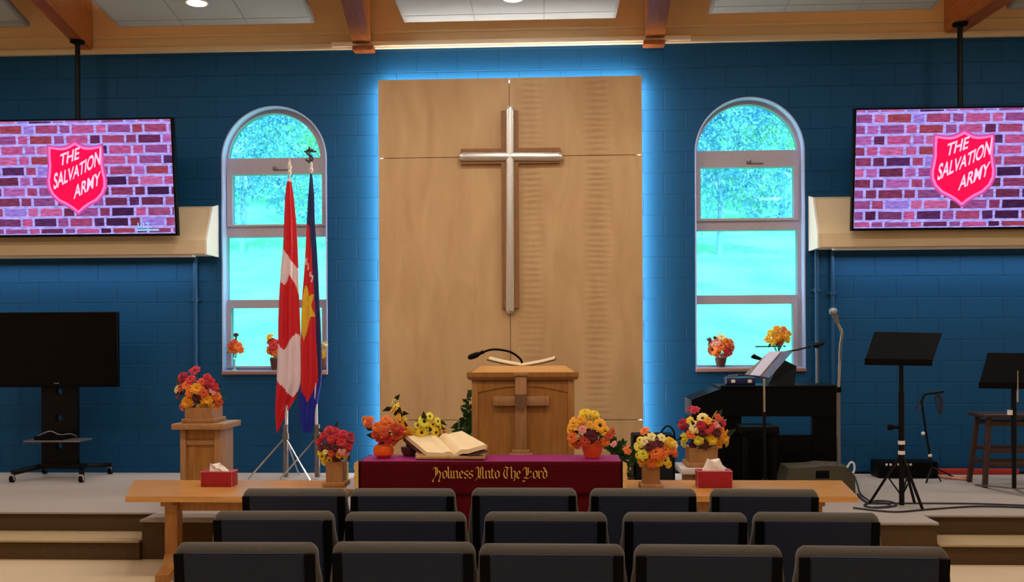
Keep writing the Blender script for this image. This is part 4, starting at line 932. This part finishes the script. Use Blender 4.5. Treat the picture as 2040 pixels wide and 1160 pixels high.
# ------------------------------------------------------------------ flags
def inpoly(x, y, P):
    c = False; j = len(P)-1
    for i in range(len(P)):
        if (P[i][1] > y) != (P[j][1] > y) and x < (P[j][0]-P[i][0])*(y-P[i][1])/(P[j][1]-P[i][1])+P[i][0]: c = not c
        j = i
    return c
def lerp_rows(rows, y):
    for (y0, a0, b0), (y1, a1, b1) in zip(rows, rows[1:]):
        if y0 <= y <= y1:
            t = (y-y0)/(y1-y0); return a0+(a1-a0)*t, b0+(b1-b0)*t
    return rows[-1][1], rows[-1][2]
def drape(rows, Y, mats, pick, parent, folds=3.5, ph=0, dep=.055):
    y0, y1 = rows[0][0], rows[-1][0]; nv = 150; nu = 44; mb = MB(); P = []
    for j in range(nv+1):
        y = y0+(y1-y0)*j/nv; a, b = lerp_rows(rows, y); ww = (b-a)/44.; row = []
        for side in (0, 1):
            for i in range(nu+(1 if side == 0 else -1)):
                u = i/nu if side == 0 else 1-(i+1)/nu
                bulge = math.sin(PI*u)**.6*dep*max(.35, ww)
                pl = .022*math.cos(u*folds*2*PI+ph+j*.006)*min(1, ww)*(math.sin(PI*u)**.5)
                yy = Y-bulge*.7+pl if side == 0 else Y+bulge*.7+pl
                row.append((mb.bm.verts.new(W(a+(b-a)*u, y, Y)+Vector((0, yy-Y, 0))), a+(b-a)*u, y))
        P.append(row)
    n = len(P[0])
    for j in range(nv):
        for i in range(n):
            f = mb.bm.faces.new((P[j][i][0], P[j+1][i][0], P[j+1][(i+1) % n][0], P[j][(i+1) % n][0]))
            cx = (P[j][i][1]+P[j][(i+1) % n][1])/2; cy = (P[j][i][2]+P[j+1][i][2])/2; f.material_index = pick(cx, cy)
    mb.bm.faces.new([q[0] for q in P[0]]); mb.bm.faces.new([q[0] for q in P[-1]][::-1])
    bmesh.ops.recalc_face_normals(mb.bm, faces=mb.bm.faces[:])
    return mb.build('flag_cloth', mats, parent, smooth=60)
YFL = -.45
def pole(px_top, py_top, px_bot, label, name):
    bt = W(px_bot, 900, YFL); t = thing(name, (bt.x, YFL, PLAT), label, 'flag'); tp = W(px_top, py_top, YFL)
    bt = Vector((bt.x, YFL, PLAT+.02))
    MB().tube([bt, bt.lerp(tp, .3), bt.lerp(tp, .5), tp], [.016, .015, .009, .008], 12, 1).build('pole', mat('white_pole', (216, 212, 216), .3, .2, var=.03), t)
    MB().cyl(bt, bt+Vector((0, 0, .5)), .026, n=16).cyl(bt+Vector((0, 0, .36)), bt+Vector((0, 0, .42)), .034).build('pole_socket', GREYMET, t)
    for an in (200, 320, 80):
        r = .36; f = Vector((bt.x+r*math.cos(math.radians(an)), YFL+r*.7*math.sin(math.radians(an)), PLAT+.008))
        MB().tube([bt+Vector((0, 0, .38)), (bt+Vector((0, 0, .38))).lerp(f, .5), f], .009, 8, 1).build('leg', CHROME, t)
    return t, tp
t, tp = pole(577, 345, 569, 'red and white maple leaf flag hanging furled on its pole', 'national_flag')
MB().lathe(tp, [(.014, -.01), (.02, .01), (.012, .03), (.022, .06), (.003, .14)], 12).build('finial', mat('finial_white', (226, 214, 204), .3, .3), t)
c1 = [(355, 574, 579), (365, 571, 581), (390, 568, 585), (440, 566, 590), (490, 564, 593), (540, 559, 595), (590, 556, 596), (640, 554, 598), (690, 554, 600), (740, 552, 600), (765, 551, 599), (790, 549, 591), (815, 548, 576), (840, 549, 563), (862, 551, 554)]
w1 = [(540, 490), (566, 497), (591, 533), (620, 545), (620, 600), (596, 590), (590, 570), (579, 546), (569, 568), (560, 562), (540, 577)]
w2 = [(620, 640), (598, 662), (605, 672), (590, 664), (567, 698), (554, 684), (530, 684), (530, 750), (552, 757), (585, 792), (620, 745), (620, 680)]
def pk1(x, y):
    if y < 362: return 1
    return 1 if inpoly(x, y, w1) or inpoly(x, y, w2) else 0
drape(c1, YFL, [RED, WHT], pk1, t, 2.2, .6)
t, tp = pole(620, 340, 632, 'red and blue flag with yellow star, furled on the pole right of the maple leaf', 'corps_flag')
MB().lathe(tp, [(.014, -.01), (.02, .01), (.01, .03), (.016, .05), (.004, .1)], 12).build('finial', mat('finial_white', (226, 214, 204), .3, .3), t)
DKM = mat('dark_crest', (60, 66, 70), .4, .6)
def K(px, py): return W(px, py, YFL)
cb_ = MB().tube([K(624, 300), K(617, 298), K(611, 302), K(614, 308), K(621, 312), K(622, 319), K(616, 322), K(609, 318)], .011, 8).tube([K(616, 292), K(617, 308), K(618, 328)], .008, 8, 1).tube([K(606, 302), K(618, 302), K(630, 302)], .008, 8, 1)
cb_.build('crest', DKM, t, label='dark metal letter S entwined with a cross')
c2 = [(346, 618, 622), (355, 617, 623), (390, 614, 626), (440, 611, 627), (490, 609, 631), (540, 606, 634), (590, 602, 636), (640, 600, 639), (690, 599, 641), (740, 600, 642), (765, 600, 640), (790, 597, 635), (815, 595, 631), (840, 597, 627), (862, 605, 619)]
star = [(609, 568), (603, 600), (601, 640), (600, 656), (606, 680), (613, 660), (617, 645), (622, 632), (630, 632), (622, 610), (627, 586), (618, 590), (613, 572)]
def pk2(x, y):
    nav = lerp_rows([(330, 600, 0), (440, 612, 0), (452, 621, 0), (500, 626, 0), (590, 631, 0), (690, 635, 0), (740, 638, 0), (765, 638, 0), (900, 640, 0)], y)[0]
    if y > lerp_rows([(590, 768, 0), (597, 772, 0), (615, 802, 0), (637, 755, 0), (650, 750, 0)], x if False else 0)[0]: pass
    yb = 772+(x-597)*1.65 if x < 615 else 802-(x-615)*2.1
    if y > yb: return 2
    if x > nav-4: return 1
    if inpoly(x, y, star): return 3
    for (sx, sy) in ((611, 522), (615, 532), (620, 548), (624, 556)):
        if abs(x-sx) < 2 and abs(y-sy) < 6 and (int(x+y) % 3): return 4
    if abs(x-606) < 3 and abs(y-618) < 5: return 1
    return 0
drape(c2, YFL, [RED, NAVY, ROYAL, YEL, WHT], pk2, t, 2.0, 2.2)
# ------------------------------------------------------------------ music stands
def music_stand(quad, foot, pole_px, Y, label, legs_px, mtd=BLKMET, knob=None):
    fx = W(pole_px, 900, Y); t = thing('music_stand', (fx.x, Y, PLAT), label, 'music stand')
    (ax, ay), (bx, by), (cx, cy), (dx, dy) = quad          # top left, top right, bottom right, bottom left
    A, B_, C_, D_ = W(ax, ay, Y+.06), W(bx, by, Y+.06), W(cx, cy, Y-.05), W(dx, dy, Y-.05)
    nrm = (B_-A).cross(D_-A).normalized()*.006
    MB().hull([A, B_, C_, D_], [p+nrm for p in (A, B_, C_, D_)]).bar(D_, C_, .012, .05).build('desk', BLACK, t, smooth=False)
    mid = (A+B_+C_+D_)/4; top = Vector((fx.x, Y, (C_.z+D_.z)/2+.03))
    MB().cyl((fx.x, Y, PLAT+.06), top+Vector((0, 0, .0)), .018, n=14).cyl((fx.x, Y, PLAT+.42), (fx.x, Y, PLAT+.9), .022).build('pole', mtd, t)
    MB().cyl(top-Vector((0, 0, .03)), top+Vector((0, 0, .0)), .03).build('desk_bracket', BLKMET, t)
    if knob: MB().cyl((fx.x-.09, Y, knob), (fx.x, Y, knob), .014).cyl((fx.x-.1, Y, knob), (fx.x-.07, Y, knob), .025).build('knob', BLACK, t)
    return t, fx
Ym = -2.0
t, fx = music_stand([(1742, 661), (1877, 664), (1857, 723), (1722, 721)], 1005, 1796, Ym, 'black music stand with a flat desk on tripod legs, on the right of the stage', None, knob=W(0, 853, Ym).z)
for (px, py), yo in (((1733, 1002), 0), ((1838, 1015), -.12), ((1822, 1002), .1)):
    e = Z(px, py, PLAT+.012); st_ = Vector((fx.x, Ym, PLAT+.42)); MB().bar(st_, e, .018, .018, .003).build('leg', BLKMET, t)
    lo_ = Vector((fx.x, Ym, PLAT+.09)); MB().bar(lo_, st_.lerp(e, .45), .012, .008).build('brace', BLKMET, t)
MB().cyl((fx.x, Ym, PLAT+.02), (fx.x, Ym, PLAT+.45), .02).build('lower_pole', BLKMET, t)
for py in (882, 902):
    z = W(1793, py, Ym).z; MB().cyl((fx.x, Ym, z-.014), (fx.x, Ym, z+.014), .026).build('tape_band', WHITE, t, label='white tape band')
Ym2 = -1.35
t, fx = music_stand([(1968, 703), (2105, 705), (2086, 770), (1950, 768)], 968, 2020, Ym2, 'black music stand at the right edge, in front of the dark stool', None, knob=None)
zz0 = W(2020, 800, Ym2).z; MB().tube([(fx.x, Ym2-.07, zz0), (fx.x, Ym2-.075, W(0, 745, Ym2).z)], [.007, .004], 8, 1).build('silver_rod', CHROME, t, label='slim silver rod')
z = W(0, 825, Ym2).z; MB().cyl((fx.x-.03, Ym2, z-.02), (fx.x-.03, Ym2, z+.02), .022).build('tape_band', WHITE, t)
for px, py in ((1945, 966), (2090, 972), (2050, 988)):
    e = Z(px, py, PLAT+.008); s_ = Vector((fx.x, Ym2, PLAT+.055)); MB().bar(s_, e, .035, .01, .003).build('leg', GREYMET, t)
# ------------------------------------------------------------------ stool
Yst = -.75
def P_(px, py, y=Yst): return W(px, py, y)
sx0, sx1 = P_(1945, 830).x, P_(2070, 830).x; zt = P_(1950, 823).z; zf = PLAT
t = thing('wooden_stool', ((sx0+sx1)/2, Yst, PLAT), 'dark brown wooden stool by the blue wall at the right edge', 'stool')
MB().box((sx0, Yst-.19, zt-.035), (sx1, Yst+.19, zt), .012, 3).build('seat', DKWOOD, t)
for sx in (-1, 1):
    for sy in (-1, 1):
        xa_ = (sx0+sx1)/2+sx*((sx1-sx0)/2-.06); MB().bar((xa_, Yst+sy*.12, zt-.03), (xa_+sx*.06, Yst+sy*.17, zf+.002), .04, .04, .004).build('leg', DKWOOD, t)
for z_, w_ in ((zt-.09, .0), (zf+.2, .03), (zf+.32, .02)):
    a_ = (sx0+.07-w_, sx1-.07+w_)
    for y_ in (Yst-.14, Yst+.14): MB().box((a_[0], y_-.01, z_-.02), (a_[1], y_+.01, z_+.02), .003).build('stretcher', DKWOOD, t)
# ------------------------------------------------------------------ digital piano, bench, music on top
Y0, Y1 = -1.05, -.55
zt = W(1560, 773, Y0).z
pa, pb_, pc_, pd_ = W(1378, 800, Y0), W(1440, 775, Y0), W(1672, 771, Y0), W(1672, 838, Y0)
t = thing('digital_piano', (W(1530, 900, Y0).x, (Y0+Y1)/2, PLAT), 'black digital piano beneath the right arched window', 'piano')
xl, xr = pa.x, pc_.x; zc = W(1480, 830, Y0).z
MB().prism([(xl, Y0, W(0, 800, Y0).z), (pb_.x, Y0, zt), (xr, Y0, zt), (xr, Y0, zc), (xl, Y0, zc)], (0, Y1-Y0, 0)).build('piano_body', BLACK, t, smooth=False)
MB().box((pb_.x-.02, Y0-.01, zt-.0), (xr+.01, Y1, zt+.02), .004).build('piano_lid', BLACK, t)
xo = W(1478, 850, Y0).x; xo2 = W(1620, 850, Y0).x
MB().box((xl, Y0+.02, PLAT+.002), (xo, Y0+.08, zc)).build('left_cabinet', BLACK, t)
MB().box((xo2, Y0+.02, PLAT+.002), (xr, Y0+.08, zc)).build('right_cabinet', BLACK, t)
zo = W(1550, 868, Y0).z; MB().box((xo, Y0+.03, PLAT+.002), (xo2, Y0+.06, zo)).build('knee_panel', BLACK, t)
MB().hull([(W(1535, 770, Y0).x, Y0+.1, zt+.02), (W(1588, 770, Y0).x, Y0+.1, zt+.02), (W(1588, 770, Y0).x, Y0+.3, zt+.02), (W(1530, 770, Y0).x, Y0+.3, zt+.02)],
          [(W(1568, 735, Y0).x, Y0+.2, W(0, 722, Y0).z), (W(1598, 735, Y0).x, Y0+.2, W(0, 737, Y0).z), (W(1598, 735, Y0).x, Y0+.24, W(0, 737, Y0).z), (W(1568, 735, Y0).x, Y0+.24, W(0, 722, Y0).z)]).build('music_rest', BLACK, t, smooth=False)
Yb = -1.45
t = thing('piano_bench', (W(1510, 900, Yb).x, Yb, PLAT), 'black piano bench pulled up to the digital piano', 'bench'); x0_, x1_ = W(1470, 850, Yb).x, W(1545, 850, Yb).x; zq = W(0, 848, Yb).z
MB().box((x0_, Yb-.16, zq-.07), (x1_, Yb+.16, zq), .012).build('seat', BLACK, t)
for x in (x0_+.02, x1_-.06):
    for y in (Yb-.14, Yb+.1): MB().box((x, y, PLAT+.002), (x+.04, y+.04, zq-.06), .004).build('leg', BLACK, t)
# small recorder on the piano
Yd = Y0+.08; a = W(1447, 776, Yd); b = W(1506, 763, Yd)
t = thing('stereo_unit', ((a.x+b.x)/2, Yd, zt+.02), 'dark blue stereo unit with two white dials on the piano', 'stereo')
b.z = zt+.09
MB().box((a.x, Yd, zt+.021), (b.x, Yd+.15, b.z), .012).build('stereo_body', mat('navy_plastic', (24, 34, 78), .3), t)
for px in (1461, 1500-6): p = W(px, 769, Yd-.01); p.z = zt+.055; MB().box((p.x-.018, Yd-.008, p.z-.014), (p.x+.018, Yd, p.z+.014), .004).build('dial', WHITE, t)
MB().tube([(a.x+.02, Yd+.03, b.z-.01), (a.x+.03, Yd+.03, b.z+.015), (b.x-.03, Yd+.03, b.z+.015), (b.x-.02, Yd+.03, b.z-.01)], .006, 8, 2).build('handle', GREYMET, t)
# sheet music stand beside the piano
Ysm = -1.75; fx = W(1523, 900, Ysm)
t = thing('sheet_music_stand', (fx.x, Ysm, PLAT), 'slanted music stand holding white sheets in front of the piano', 'music stand')
def tilted(q, y0, y1, th=.008): 
    A_, B2, C2, D2 = [W(p[0], p[1], y) for p, y in zip(q, (y1, y1, y0, y0))]; n_ = (B2-A_).cross(D2-A_).normalized()*th
    return MB().hull([A_, B2, C2, D2], [v+n_ for v in (A_, B2, C2, D2)])
tilted([(1533, 700), (1579, 700), (1530, 754), (1481, 748)], Ysm-.08, Ysm+.06).build('desk', GREYMET, t, smooth=False)
tilted([(1532, 700), (1556, 700), (1514, 749), (1494, 747)], Ysm-.102, Ysm+.038, .002).build('music_sheet', SHEET, t, smooth=False)
tilted([(1560, 701), (1578, 702), (1532, 754), (1520, 750)], Ysm-.10, Ysm+.04, .004).build('folder_flap', mat('slate_blue', (92, 110, 150), .4), t, smooth=False)
a_, b_ = W(1470, 746, Ysm-.1), W(1532, 754, Ysm-.1); MB().bar(a_, b_, .03, .012, .002).build('desk_lip', mat('navy_lip', (28, 30, 70), .4), t)
MB().bar(W(1505, 691, Ysm+.05), W(1556, 690, Ysm+.05), .012, .01).build('page_clip', BLKMET, t)
MB().cyl((fx.x, Ysm, W(0, 828, Ysm).z), (fx.x, Ysm, W(0, 750, Ysm).z), .009).build('upper_pole', CHROME, t)
MB().cyl((fx.x, Ysm, PLAT+.05), (fx.x, Ysm, W(0, 828, Ysm).z+.02), .013).build('pole', BLKMET, t)
for an in (90, 210, 330): MB().bar((fx.x, Ysm, PLAT+.2), (fx.x+.22*math.cos(math.radians(an)), Ysm+.22*math.sin(math.radians(an)), PLAT+.008), .014, .01).build('leg', BLKMET, t)
# boom microphone stand behind piano
Ybm = -.42; fx = W(1628, 800, Ybm)
t = thing('boom_microphone_stand', (fx.x, Ybm, PLAT), 'thin boom microphone stand reaching left over the piano', 'microphone stand')
MB().cyl((fx.x, Ybm, PLAT+.02), (fx.x, Ybm, W(0, 688, Ybm).z), .01).build('pole', GREYMET, t)
MB().tube([W(1645, 682, Ybm-.05), W(1628, 687, Ybm-.03), W(1590, 697, Ybm-.1), W(1560, 702, Ybm-.2)], .008, 8, 1).build('boom', BLKMET, t)
MB().ball(W(1628, 688, Ybm-.03), .03).cyl(W(1618, 690, Ybm-.03), W(1640, 684, Ybm-.03), .02).build('boom_clutch', BLKMET, t)
MB().tube([W(1517, 716, Ybm-.25), W(1503, 711, Ybm-.28), W(1500, 709, Ybm-.28)], [.012, .018, .022, .025, .025, .02], 10, 2).tube([W(1560, 702, Ybm-.2), W(1535, 722, Ybm-.22), W(1517, 716, Ybm-.25)], .006).build('microphone', BLKMET, t)
MB().lathe((fx.x, Ybm, PLAT+.002), [(.13, 0), (.13, .015), (.03, .03)], 24).build('stand_base', BLKMET, t)
# vocal microphone stand
Yv = -1.55; fx = W(1671, 900, Yv)
t = thing('vocal_microphone_stand', (fx.x, Yv, PLAT), 'tall silver microphone stand with a round mesh microphone', 'microphone stand')
MB().cyl((fx.x, Yv, PLAT+.02), (fx.x, Yv, W(0, 786, Yv).z), .016).build('lower_pole', GREYMET, t)
MB().cyl((fx.x, Yv, W(0, 786, Yv).z), (fx.x, Yv, W(0, 776, Yv).z), .024).build('clutch', BLACK, t)
MB().tube([(fx.x, Yv, W(0, 780, Yv).z), W(1673, 720, Yv), W(1674, 690, Yv), W(1677, 665, Yv), W(1672, 650, Yv), W(1668, 644, Yv)], .011, 10).build('gooseneck', CHROME, t)
MB().cyl(W(1669, 646, Yv), W(1663, 628, Yv), .014, .02).build('microphone_body', GREYMET, t)
MB().ball(W(1660, 621, Yv), .034, sub=3).build('microphone_grille', mat('mesh_grille', (150, 160, 170), .4, .6, var=.4, scale=300), t)
MB().lathe((fx.x, Yv, PLAT+.002), [(.13, 0), (.13, .015), (.03, .035)], 24).build('stand_base', BLKMET, t)
# black loudspeaker left of piano
Yk = -1.5; a = W(1262, 955, Yk); b = W(1345, 868, Yk)
t = thing('loudspeaker', ((a.x+b.x)/2, Yk+.15, PLAT), 'black loudspeaker box behind the right bench flowers', 'speaker')
MB().box((a.x, Yk, PLAT+.003), (b.x, Yk+.32, b.z), .012).build('speaker_cabinet', BLACK, t)
MB().box((a.x+.02, Yk-.008, PLAT+.03), (b.x-.02, Yk, b.z-.02), .004).build('speaker_grille', mat('grille_cloth', (10, 10, 12), .9), t)
MB().tube([(b.x-.12, Yk+.12, b.z-.01), (b.x-.06, Yk+.1, b.z+.07), (b.x-.0, Yk+.08, b.z+.02), (b.x+.02, Yk+.08, b.z-.2)], .007).build('speaker_cable', BLACK, t)
# stage wedge monitor
Yw = -1.6
q = [W(p[0], p[1], Yw) for p in ((1556, 965), (1572, 933), (1625, 931), (1640, 928), (1690, 930), (1703, 950), (1705, 975))]
t = thing('stage_monitor', (W(1630, 960, Yw).x, Yw+.15, PLAT), 'grey wedge stage monitor behind the end of the right bench', 'speaker')
q[0].z = q[-1].z = PLAT+.003
MB().prism(q, (0, .34, 0)).build('monitor_cabinet', OLIVE, t, smooth=False)
a = W(1625, 946, Yw); b = W(1652, 938, Yw); MB().box((a.x, Yw-.006, a.z-.03), (b.x, Yw+.002, b.z), .004).build('handle_recess', BLACK, t)
MB().tube([W(1688, 932, Yw-.01), W(1694, 922, Yw-.02), W(1701, 924, Yw-.02), W(1702, 936, Yw-.02), W(1699, 943, Yw-.02)], .009).build('cable_loop', WCABLE, t, label='white cable loop')
# amplifier and coiled stand at the right
Yr = -.35
a = W(1750, 945, Yr); b = W(1815, 921, Yr)
t = thing('sound_rack', ((a.x+b.x)/2, Yr+.1, PLAT), 'low black sound rack with white switches against the wall', 'amplifier')
MB().box((a.x, Yr, PLAT+.003), (b.x+.25, Yr+.25, b.z), .008).build('rack_case', BLACK, t)
for k in range(7): p = W(1766+k*8, 926, Yr); MB().box((p.x-.01, Yr-.008, p.z-.01), (p.x+.01, Yr, p.z+.01), .002).build('switch', WHITE, t)
Yc_ = -.6; fx = W(1852, 940, Yc_)
t = thing('folded_microphone_stand', (fx.x, Yc_, PLAT), 'dark microphone stand draped with a coiled cable by the wall', 'microphone stand')
def V_(px, py): return W(px, py, Yc_)
MB().tube([V_(1858, 945), V_(1851, 900), V_(1843, 850), V_(1836, 800)], .01, 8, 1).build('pole', BLKMET, t)
MB().tube([V_(1836, 800), V_(1842, 786), V_(1862, 783), V_(1880, 780)], .012, 8, 2).build('boom', BLKMET, t)
mb = MB()
for k in range(4): mb.tube([V_(1866+k*2, 786), V_(1873+k*1.5, 800), V_(1871+k, 818+k*3), V_(1866, 810), V_(1862+k, 790)], .006, 6)
mb.build('coiled_cable', CABLE, t); mb = MB(); mb.tube([V_(1838, 792), V_(1828, 805), V_(1826, 822), V_(1832, 815), V_(1838, 805)], .006, 6).build('hanging_cable', CABLE, t)
for px, py in ((1839, 864), (1853, 908)): p = V_(px, py); MB().ball(p, .018).build('tape_patch', WHITE, t)
for ex, ey in ((1845, 962), (1900, 951), (1875, 960)): e = Z(ex, ey, PLAT+.01); MB().bar(V_(1857, 930), e, .014, .012).build('leg', BLKMET, t)
tag(MB().box((W(1862, 940, -.06).x, -.07, PLAT+.002), (W(2030, 940, -.06).x, -.02, PLAT+.055), .004).build('red_board', BRICKR), 'long red board lying along the foot of the wall at right', 'board')
# cables
def floorcable(pts, r, mt, label, name='floor_cable'):
    P = [Z(px, py, PLAT+r+.002) for px, py in pts]; o = MB().tube(P, r, 8, 6).build(name, mt); tag(o, label, 'cable')
floorcable([(1708, 985), (1730, 1002), (1780, 1003), (1850, 1003), (1950, 1004), (2060, 1008)], .007, CABLE, 'dark cable running right across the stage carpet, upper of the two')
floorcable([(1700, 1012), (1780, 1020), (1850, 1015), (1950, 1009), (2060, 1012)], .007, CABLE, 'dark cable running right across the stage carpet, lower of the two')
floorcable([(1722, 1006), (1745, 998), (1775, 1000), (1785, 1007), (1750, 1012), (1722, 1008), (1735, 1001), (1765, 1003), (1772, 1009), (1740, 1011)], .007, CABLE, 'coiled dark cable under the left leg of the music stand')
floorcable([(1702, 948), (1708, 965), (1715, 985), (1735, 1000)], .006, CABLE, 'dark cable dropping from the wedge monitor to the carpet')
floorcable([(1870, 950), (1900, 953), (1925, 955), (1935, 951), (1915, 953)], .012, OCABLE, 'orange cable lying beside the dark stool')
# ------------------------------------------------------------------ chairs
def make_chair():
    t = thing('church_chair', (0, 0, 0), 'x', 'chair', 'grey upholstered chairs in three rows')
    yb = -.22                                         # rear face of the back
    def taper(bmx, z0, z1, wt, wb):
        for v in bmx.verts:
            k = max(0, min(1, (v.co.z-z0)/(z1-z0))); w = wb+(wt-wb)*k**1.6
            v.co.x *= w; v.co.y += -.05*(k-.3)
    mb = MB()
    # padded back: loft of rounded sections
    ns = 28; secs = []
    zs = [.40, .44, .5, .56, .62, .68, .74, .78, .815, .84, .86, .873, .884, .893, .898, .9]
    for z in zs:
        k = (z-.40)/.5; w = .275-.025*k**2 if z < .86 else None
        if z >= .84:
            u = (z-.84)/.06; w = (.252)*(1-.10*u**4) ; th_ = .034*math.sqrt(max(.02, 1-u**2))
        else: w = .247+.024*math.sin((.84-z)/.44*PI)**.7 if z > .62 else .271; th_ = .034
        sec = []
        for i in range(ns):
            a = 2*PI*i/ns; cx_ = abs(math.cos(a))**.3*(1 if math.cos(a) >= 0 else -1); sy = abs(math.sin(a))**.55*(1 if math.sin(a) >= 0 else -1)
            sec.append(mb.bm.verts.new((w*cx_, yb+.04-.06*k+th_*sy+(.01*u if z >= .84 else 0), z)))
        secs.append(sec)
    for p, q in zip(secs, secs[1:]):
        for i in range(ns): mb.bm.faces.new((p[i], p[(i+1) % ns], q[(i+1) % ns], q[i]))
    mb.bm.faces.new(secs[0][::-1]); mb.bm.faces.new(secs[-1]); mb.build('backrest', CHAIRF, t, smooth=60)
    def sl(z): return yb+.04-.06*((z-.40)/.5)-.034
    def slab(x0, x1, z0, z1, out, xt=0):
        bot = [(x0, sl(z0)-out, z0), (x1, sl(z0)-out, z0), (x1, sl(z0)+.012, z0), (x0, sl(z0)+.012, z0)]
        top = [(x0+xt, sl(z1)-out, z1), (x1-xt, sl(z1)-out, z1), (x1-xt, sl(z1)+.012, z1), (x0+xt, sl(z1)+.012, z1)]
        return MB().hull(bot, top)
    m1 = slab(-.21, .21, .43, .87, .011); bmesh.ops.bevel(m1.bm, geom=m1.bm.edges[:], offset=.005, segments=2, affect='EDGES'); m1.build('back_panel', CHAIRB, t)
    for s in (-1, 1): slab(s*.228-.017, s*.228+.017, .42, .868, .006).build('channel_shade', CHAIRP, t)  # black strips stand in for the shadow in the side gaps
    m2 = MB().box((-.25, -.2, .41), (.25, .25, .49), .03, 3); m2.build('seat', CHAIRF, t, smooth=60)
    MB().box((-.2, yb-.05, .3), (.2, yb+.0, .41), .006).build('book_rack', CHAIRP, t)
    for sx in (-1, 1):
        MB().cyl((sx*.235, .2, 0), (sx*.235, .18, .42), .013).build('leg', CHFRAME, t)
        MB().tube([(sx*.235, -.27, 0), (sx*.235, -.2, .25), (sx*.235, -.19, .43)], .013, 8, 2).build('leg', CHFRAME, t)
    MB().box((-.235, -.18, .385), (.235, .18, .41), .005).build('seat_frame', CHFRAME, t)
    return t
proto = make_chair(); first = True
rows = [('row nearest the altar', [(586, 972), (802, 972), (1044, 971), (1282, 972), (1524, 973)]),
        ('middle of three rows', [(544, 1017), (807, 1019), (1087, 1019), (1366, 1020), (1628, 1020)]),
        ('row nearest the camera', [(488, 1080), (803, 1079), (1099, 1083), (1412, 1085), (1741, 1088)])]
ords = ['leftmost', 'second from left', 'middle', 'second from right', 'rightmost']
for rn, lst in rows:
    for (px, py), od in zip(lst, ords):
        p = Z(px, py+2, .9); d = p-CAM; rz = -.012*(px-1016)/300
        loc = Vector((p.x, p.y+.24, 0))
        if first: o = proto; first = False
        else: o = dup(proto)
        o.location = loc; o.rotation_euler = (0, 0, rz)
        o['label'] = 'grey upholstered chair, %s in the %s' % (od, rn)
# ------------------------------------------------------------------ light
def area(name, loc, size, en, col=(1, .9, .78), rot=(0, 0, 0), sy=None):
    l = bpy.data.lights.new(name, 'AREA'); l.energy = en; l.color = col; l.size = size
    if sy: l.shape = 'RECTANGLE'; l.size_y = sy
    else: l.shape = 'DISK'
    o = bpy.data.objects.new(name, l); COL.objects.link(o); o.location = loc; o.rotation_euler = rot; return o
for y, e_ in ((-1.9, 21), (-4.4, 30), (-7.6, 17), (-11.5, 16)):
    for x in (-4.6, -1.9, .1, 2.3, 5.0): area('ceiling_lamp', (x, y, 4.62), .5, e_)
for y in (-.9, -4.5, -9):
    for x in (-3.6, 0, 3.8): area('ceiling_fill', (x, y, 4.95), .8, 13, (1, .86, .68), (PI, 0, 0))  # added unseen fill above the tile panels, brightens ceiling and beams
sun = bpy.data.lights.new('sun', 'SUN'); sun.energy = 4.3; sun.angle = .02; sun.color = (1, .98, .9)
so = bpy.data.objects.new('sun', sun); COL.objects.link(so); so.rotation_euler = (math.radians(42), 0, math.radians(14))
w = bpy.data.worlds.new('world'); bpy.context.scene.world = w; w.use_nodes = True; N = w.node_tree.nodes; L = w.node_tree.links
bg = N['Background']; bg.inputs[0].default_value = (.62, .82, 1, 1); bg.inputs[1].default_value = 2.2
sc = bpy.context.scene; sc.view_settings.view_transform = 'Standard'; sc.view_settings.look = 'None'; sc.view_settings.gamma = 1; sc.view_settings.exposure = 0
